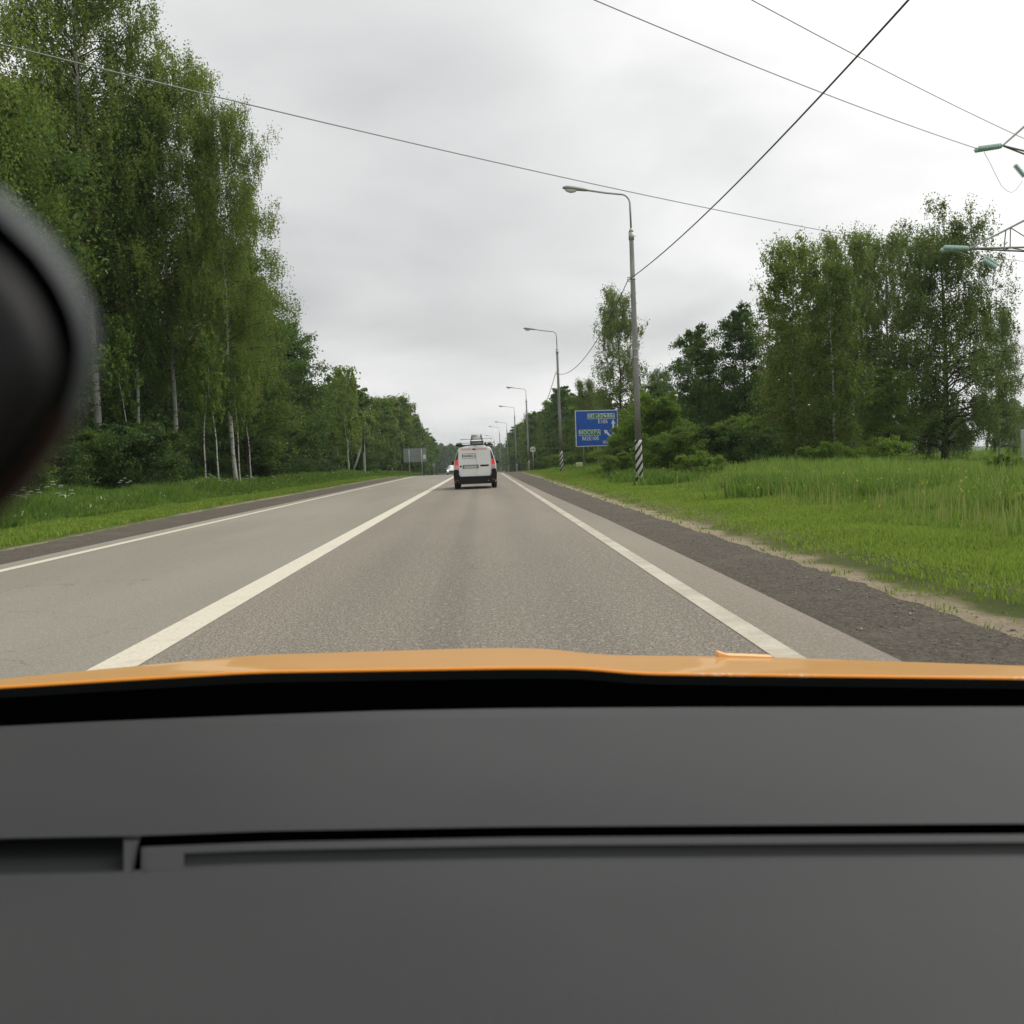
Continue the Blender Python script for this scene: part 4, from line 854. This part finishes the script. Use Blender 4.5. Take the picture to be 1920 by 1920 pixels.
hood = MB().grid(rows).build('bonnet', m_or, own)
def edgeb(t, p):
    v = t.coord('Object'); f = t.math('MULTIPLY', t.ramp(t.noise(160, 3, v, .7), .50, .58), t.ramp(t.noise(4.5, 2, v), .56, .62))
    t.l.new(t.mix(f, (.88, .30, .02), (.75, .72, .66)), p.inputs['Base Color'])
rim = MB(); p0 = [at(x, bI(rowB, x) + 1.0, 1.546) for x in xsamp]; rim.tube(p0, .0032, 6); rim.build('bonnet_edge', mat('orange_edge', (.95, .33, .02), .5, build=edgeb), own)
nz = [at(x, y, 2.36) for x, y in ((1348, 1232), (1347, 1223), (1366, 1229), (1400, 1230), (1450, 1232), (1440, 1236), (1350, 1238))]
MB().add([tuple(p) for p in nz] + [tuple(p + Vector((0, .03, 0))) for p in nz], [tuple(range(7)), tuple(range(13, 6, -1))] + [(i, (i + 1) % 7, (i + 1) % 7 + 7, i + 7) for i in range(7)]).build('washer_nozzle', mat('pale_orange', (.85, .5, .22), .5), own)
# black scuttle trough between bonnet and dashboard
m_trim = mat('black_trim', (.003, .0035, .0035), .9, spec=.0); m_void = mat('black_frit_slot_shade', (.0008, .0008, .0008), .9, spec=.0)  # m_void: frit black, reused on the vent slot walls as painted shade
dz0 = H - .30
farE = [(-250, 1371), (0, 1362), (200, 1352), (400, 1344), (700, 1333), (960, 1328), (1300, 1326), (1920, 1325), (2200, 1324)]
rows = [[at(x, bI(rowB, x) + 2.5, 1.545) for x in xsamp], [at(x, bI(rowB, x) + 20, 1.49) for x in xsamp]]
MB().grid(rows).build('scuttle_panel', m_trim, own)
rows2 = [rows[1], [p + Vector((0, -.01, -.05)) for p in rows[1]], [Vector((p.x, 1.38, dz0 - .10)) for p in rows[1]], [Vector((p.x, 1.2, dz0 - .11)) for p in rows[1]], [Vector((p.x, .9, dz0 - .12)) for p in rows[1]]]
MB().grid(rows2).build('windscreen_frit', m_void, own)
def dashm(t, p):
    v = t.coord('Object'); f = t.noise(900, 3, v, .6); b = t.noise(2.2, 3, v)
    c = t.mix(t.ramp(b, .3, .7), (.022, .0228, .024), (.030, .0305, .0305)); c = t.mix(t.math('MULTIPLY', t.ramp(t.noise(420, 2, v, .7), .35, .65), .35), c, (.042, .0425, .043)); t.l.new(c, p.inputs['Base Color'])
    n = t.n.new('ShaderNodeBump'); t.set(n, 'Strength', .35); t.set(n, 'Distance', .0008); t.l.new(f, n.inputs['Height']); t.l.new(n.outputs[0], p.inputs['Normal'])
m_dash = mat('dashboard_plastic', rough=.6, build=dashm, spec=.28)
def pz(x, y, dz): q = onz(x, y, dz0 + dz); return q
def rowz(ys_, dz, xs_=None):
    xs_ = xsamp if xs_ is None else xs_
    return [pz(x, (bI(ys_, x) if isinstance(ys_, list) else ys_), dz) for x in xs_]
slotT = [(-250, 1577), (265, 1567), (500, 1558), (960, 1550), (1920, 1544), (2200, 1543)]
slotB = [(-250, 1601), (265, 1588), (500, 1579), (960, 1570), (1920, 1564), (2200, 1563)]
xr_ = np.linspace(265, 2200, 70); xl_ = np.linspace(-250, 265, 22)
fe = rowz(farE, 0); fe0 = [Vector((p.x, p.y, p.z)) for p in fe]
mid = lambda f: [(x, bI(farE, x) + (bI(slotT, x) - bI(farE, x)) * f) for x in (-250, 0, 265, 500, 960, 1400, 1920, 2200)]
pad = [[Vector((p.x, p.y + .004, p.z - .05)) for p in fe], [Vector((p.x, p.y + .002, p.z - .008)) for p in fe], fe] + [rowz(mid(f), .004 * math.sin(f * math.pi)) for f in (.08, .2, .4, .6, .8, .93)]
pad.append(rowz(slotT, 0))
dash = empty('dashboard'); dash.parent = own
MB().grid(pad).build('upper_pad', m_dash, dash)
# vent slot: real groove to the right of px 265
sl0 = rowz(slotT, 0, xr_); g1 = [Vector((p.x, p.y - .001, p.z - .05)) for p in sl0]; sb0 = rowz(slotB, -.001, xr_); g2_ = [Vector((p.x, p.y, p.z - .05)) for p in sb0]
MB().grid([sl0, g1, g2_, sb0]).build('vent_slot', m_void, dash)  # walls coloured near black to carry the shade inside the slot
rb = lambda d: [(x, bI(slotB, x) + d) for x in (-250, 265, 500, 960, 1920, 2200)]
low = [sb0, rowz(rb(4), .0, xr_), rowz(rb(15), .0, xr_)]
MB().grid(low).build('vent_ridge', m_dash, dash)
m_rec = mat('recess_shade_plastic', (.012, .012, .012), .8, build=var((.012, .013, .0135), .08, 6), spec=.12)  # dash plastic darkened, the shade of the recesses put into its colour
xr2 = np.linspace(345, 2200, 66)
r1 = rowz(rb(15), -.0, xr2); r2 = rowz(rb(18), -.0015, xr2); r3 = rowz(rb(40), -.0015, xr2); r4 = rowz(rb(45), .0, xr2)
MB().grid([r1, r2, r3, r4]).build('recess', m_rec, dash)
xr3 = np.linspace(265, 345, 5); MB().grid([rowz(rb(15), 0, xr3), rowz(rb(45), 0, xr3)]).build('vent_end', m_dash, dash)
# left recess
lt = [(-250, 1590), (0, 1574), (180, 1570), (250, 1572), (265, 1573)]; lb = [(-250, 1650), (0, 1640), (150, 1637), (235, 1634), (265, 1634)]
xl2 = np.linspace(-250, 232, 20)
L0 = rowz(slotT, 0, xl_); MB().grid([L0, rowz(lt, -.002, xl_)]).build('pad_step', m_dash, dash)
MB().grid([rowz(lt, -.002, xl2), rowz([(x, y + 12) for x, y in lt], -.016, xl2), rowz([(x, y - 8) for x, y in lb], -.016, xl2), rowz(lb, -.002, xl2)]).build('side_recess', m_rec, dash)
MB().grid([[pz(269, 1580, .0005), pz(272, 1638, .0005)], [pz(266, 1580, -.02), pz(266, 1638, -.02)], [pz(263, 1580, -.02), pz(252, 1638, -.02)], [pz(260, 1580, .0005), pz(247, 1638, .0005)]]).build('end_gap', m_void, dash)
xl3 = np.linspace(-250, 265, 22); A_ = rowz(lb, -.002, xl3)
# lower pad from recess to the near edge
lowtop = [(-250, 1650), (0, 1640), (150, 1637), (264, 1634), (266, 1628), (345, 1625), (500, 1619), (960, 1610), (1920, 1604), (2200, 1603)]
rowsL = [rowz(lowtop, -.0005)]
for yv in (1660, 1700, 1760, 1830, 1920, 2030, 2200, 2500): rowsL.append(rowz([(x, yv + (bI(lowtop, x) - 1612) * (1 - (yv - 1612) / 900)) for x in (-250, 0, 264, 500, 960, 1920, 2200)], .003))
last = rowsL[-1]; rowsL.append([Vector((p.x, p.y - .04, p.z - .02)) for p in last]); rowsL.append([Vector((p.x, p.y - .06, p.z - .3)) for p in last])
MB().grid(rowsL).build('lower_pad', m_dash, dash)
MB().grid([[pz(232, 1571, -.003), pz(232, 1636, -.001)], [pz(262, 1571, -.003), pz(250, 1636, -.001)]]).build('corner_web', m_dash, dash)
# ---------------------------------------------------------------- blurred black housing very close at left
DM = .135
out = [(-160, 300), (-70, 325), (0, 358), (50, 405), (95, 450), (140, 515), (168, 575), (182, 640), (176, 700), (160, 760), (140, 800), (110, 850), (70, 905), (20, 955), (-60, 1040), (-160, 1080)]
inn = [(-160, 350), (-70, 385), (0, 425), (45, 470), (85, 520), (118, 580), (138, 640), (146, 690), (138, 745), (120, 790), (95, 835), (62, 885), (25, 930), (-20, 975), (-80, 1050), (-160, 1085)]
cen = Vector(at(-60, 690, DM))
def ringp(pts, D): return [at(x, y, D) for x, y in pts]
hs = empty('mirror_housing', cen); tag(hs, 'out of focus black rounded housing with a grey rim, very close at the left edge', 'mirror housing')
def rel(rows): return [[p - cen for p in r] for r in rows]
scl = lambda pts, f: [(-60 + (x + 60) * f, 690 + (y - 690) * f) for x, y in pts]
rimm = MB().grid(rel([ringp(scl(out, .97), DM + .012), ringp(out, DM + .006), ringp(scl(out, .985), DM), ringp(scl(out, .9), DM - .002)])).build('rim', mat('grey_rim', (.075, .085, .085), .5, spec=.3), hs)
MB().grid(rel([ringp(scl(out, .9), DM - .002), ringp(scl(out, .87), DM + .004), ringp(scl(out, .78), DM + .004), ringp(scl(inn, .86), DM - .001)])).build('groove', m_void, hs)
MB().grid(rel([ringp(scl(inn, .86), DM - .001), ringp(scl(inn, .8), DM - .005), ringp(scl(inn, .6), DM - .008), ringp(scl(inn, .3), DM - .009), ringp(scl(inn, .01), DM - .009)])).build('shell', mat('shell_plastic', (.004, .004, .0045), .5, spec=.25), hs)
MB().grid(rel([ringp(scl(out, .97), DM + .012), ringp(scl(out, .6), DM + .02), ringp(scl(out, .01), DM + .022)])).build('back_cover', m_blk, hs)

# ---------------------------------------------------------------- damp air
hz = MB().box((0, 700, 12), (1780, 1780, 62)).build('haze', None); tag(hz, kind='stuff')
mh = bpy.data.materials.new('damp_air'); mh.use_nodes = True; nt = mh.node_tree; nt.nodes.clear()
ou = nt.nodes.new('ShaderNodeOutputMaterial'); pv = nt.nodes.new('ShaderNodeVolumePrincipled'); pv.inputs['Color'].default_value = (.80, .87, .92, 1); pv.inputs['Density'].default_value = .00022
nt.links.new(pv.outputs[0], ou.inputs['Volume']); hz.data.materials.append(mh)

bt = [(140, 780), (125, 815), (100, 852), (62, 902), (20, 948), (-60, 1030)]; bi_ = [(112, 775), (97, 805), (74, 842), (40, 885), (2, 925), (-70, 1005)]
MB().grid(rel([ringp(bt, DM - .0065), ringp(bi_, DM - .0095)])).build('lower_brown_strip', mat('brown_tint', (.03, .013, .008), .6, spec=.2), hs)  # added strip that tints the housing's lower edge brown
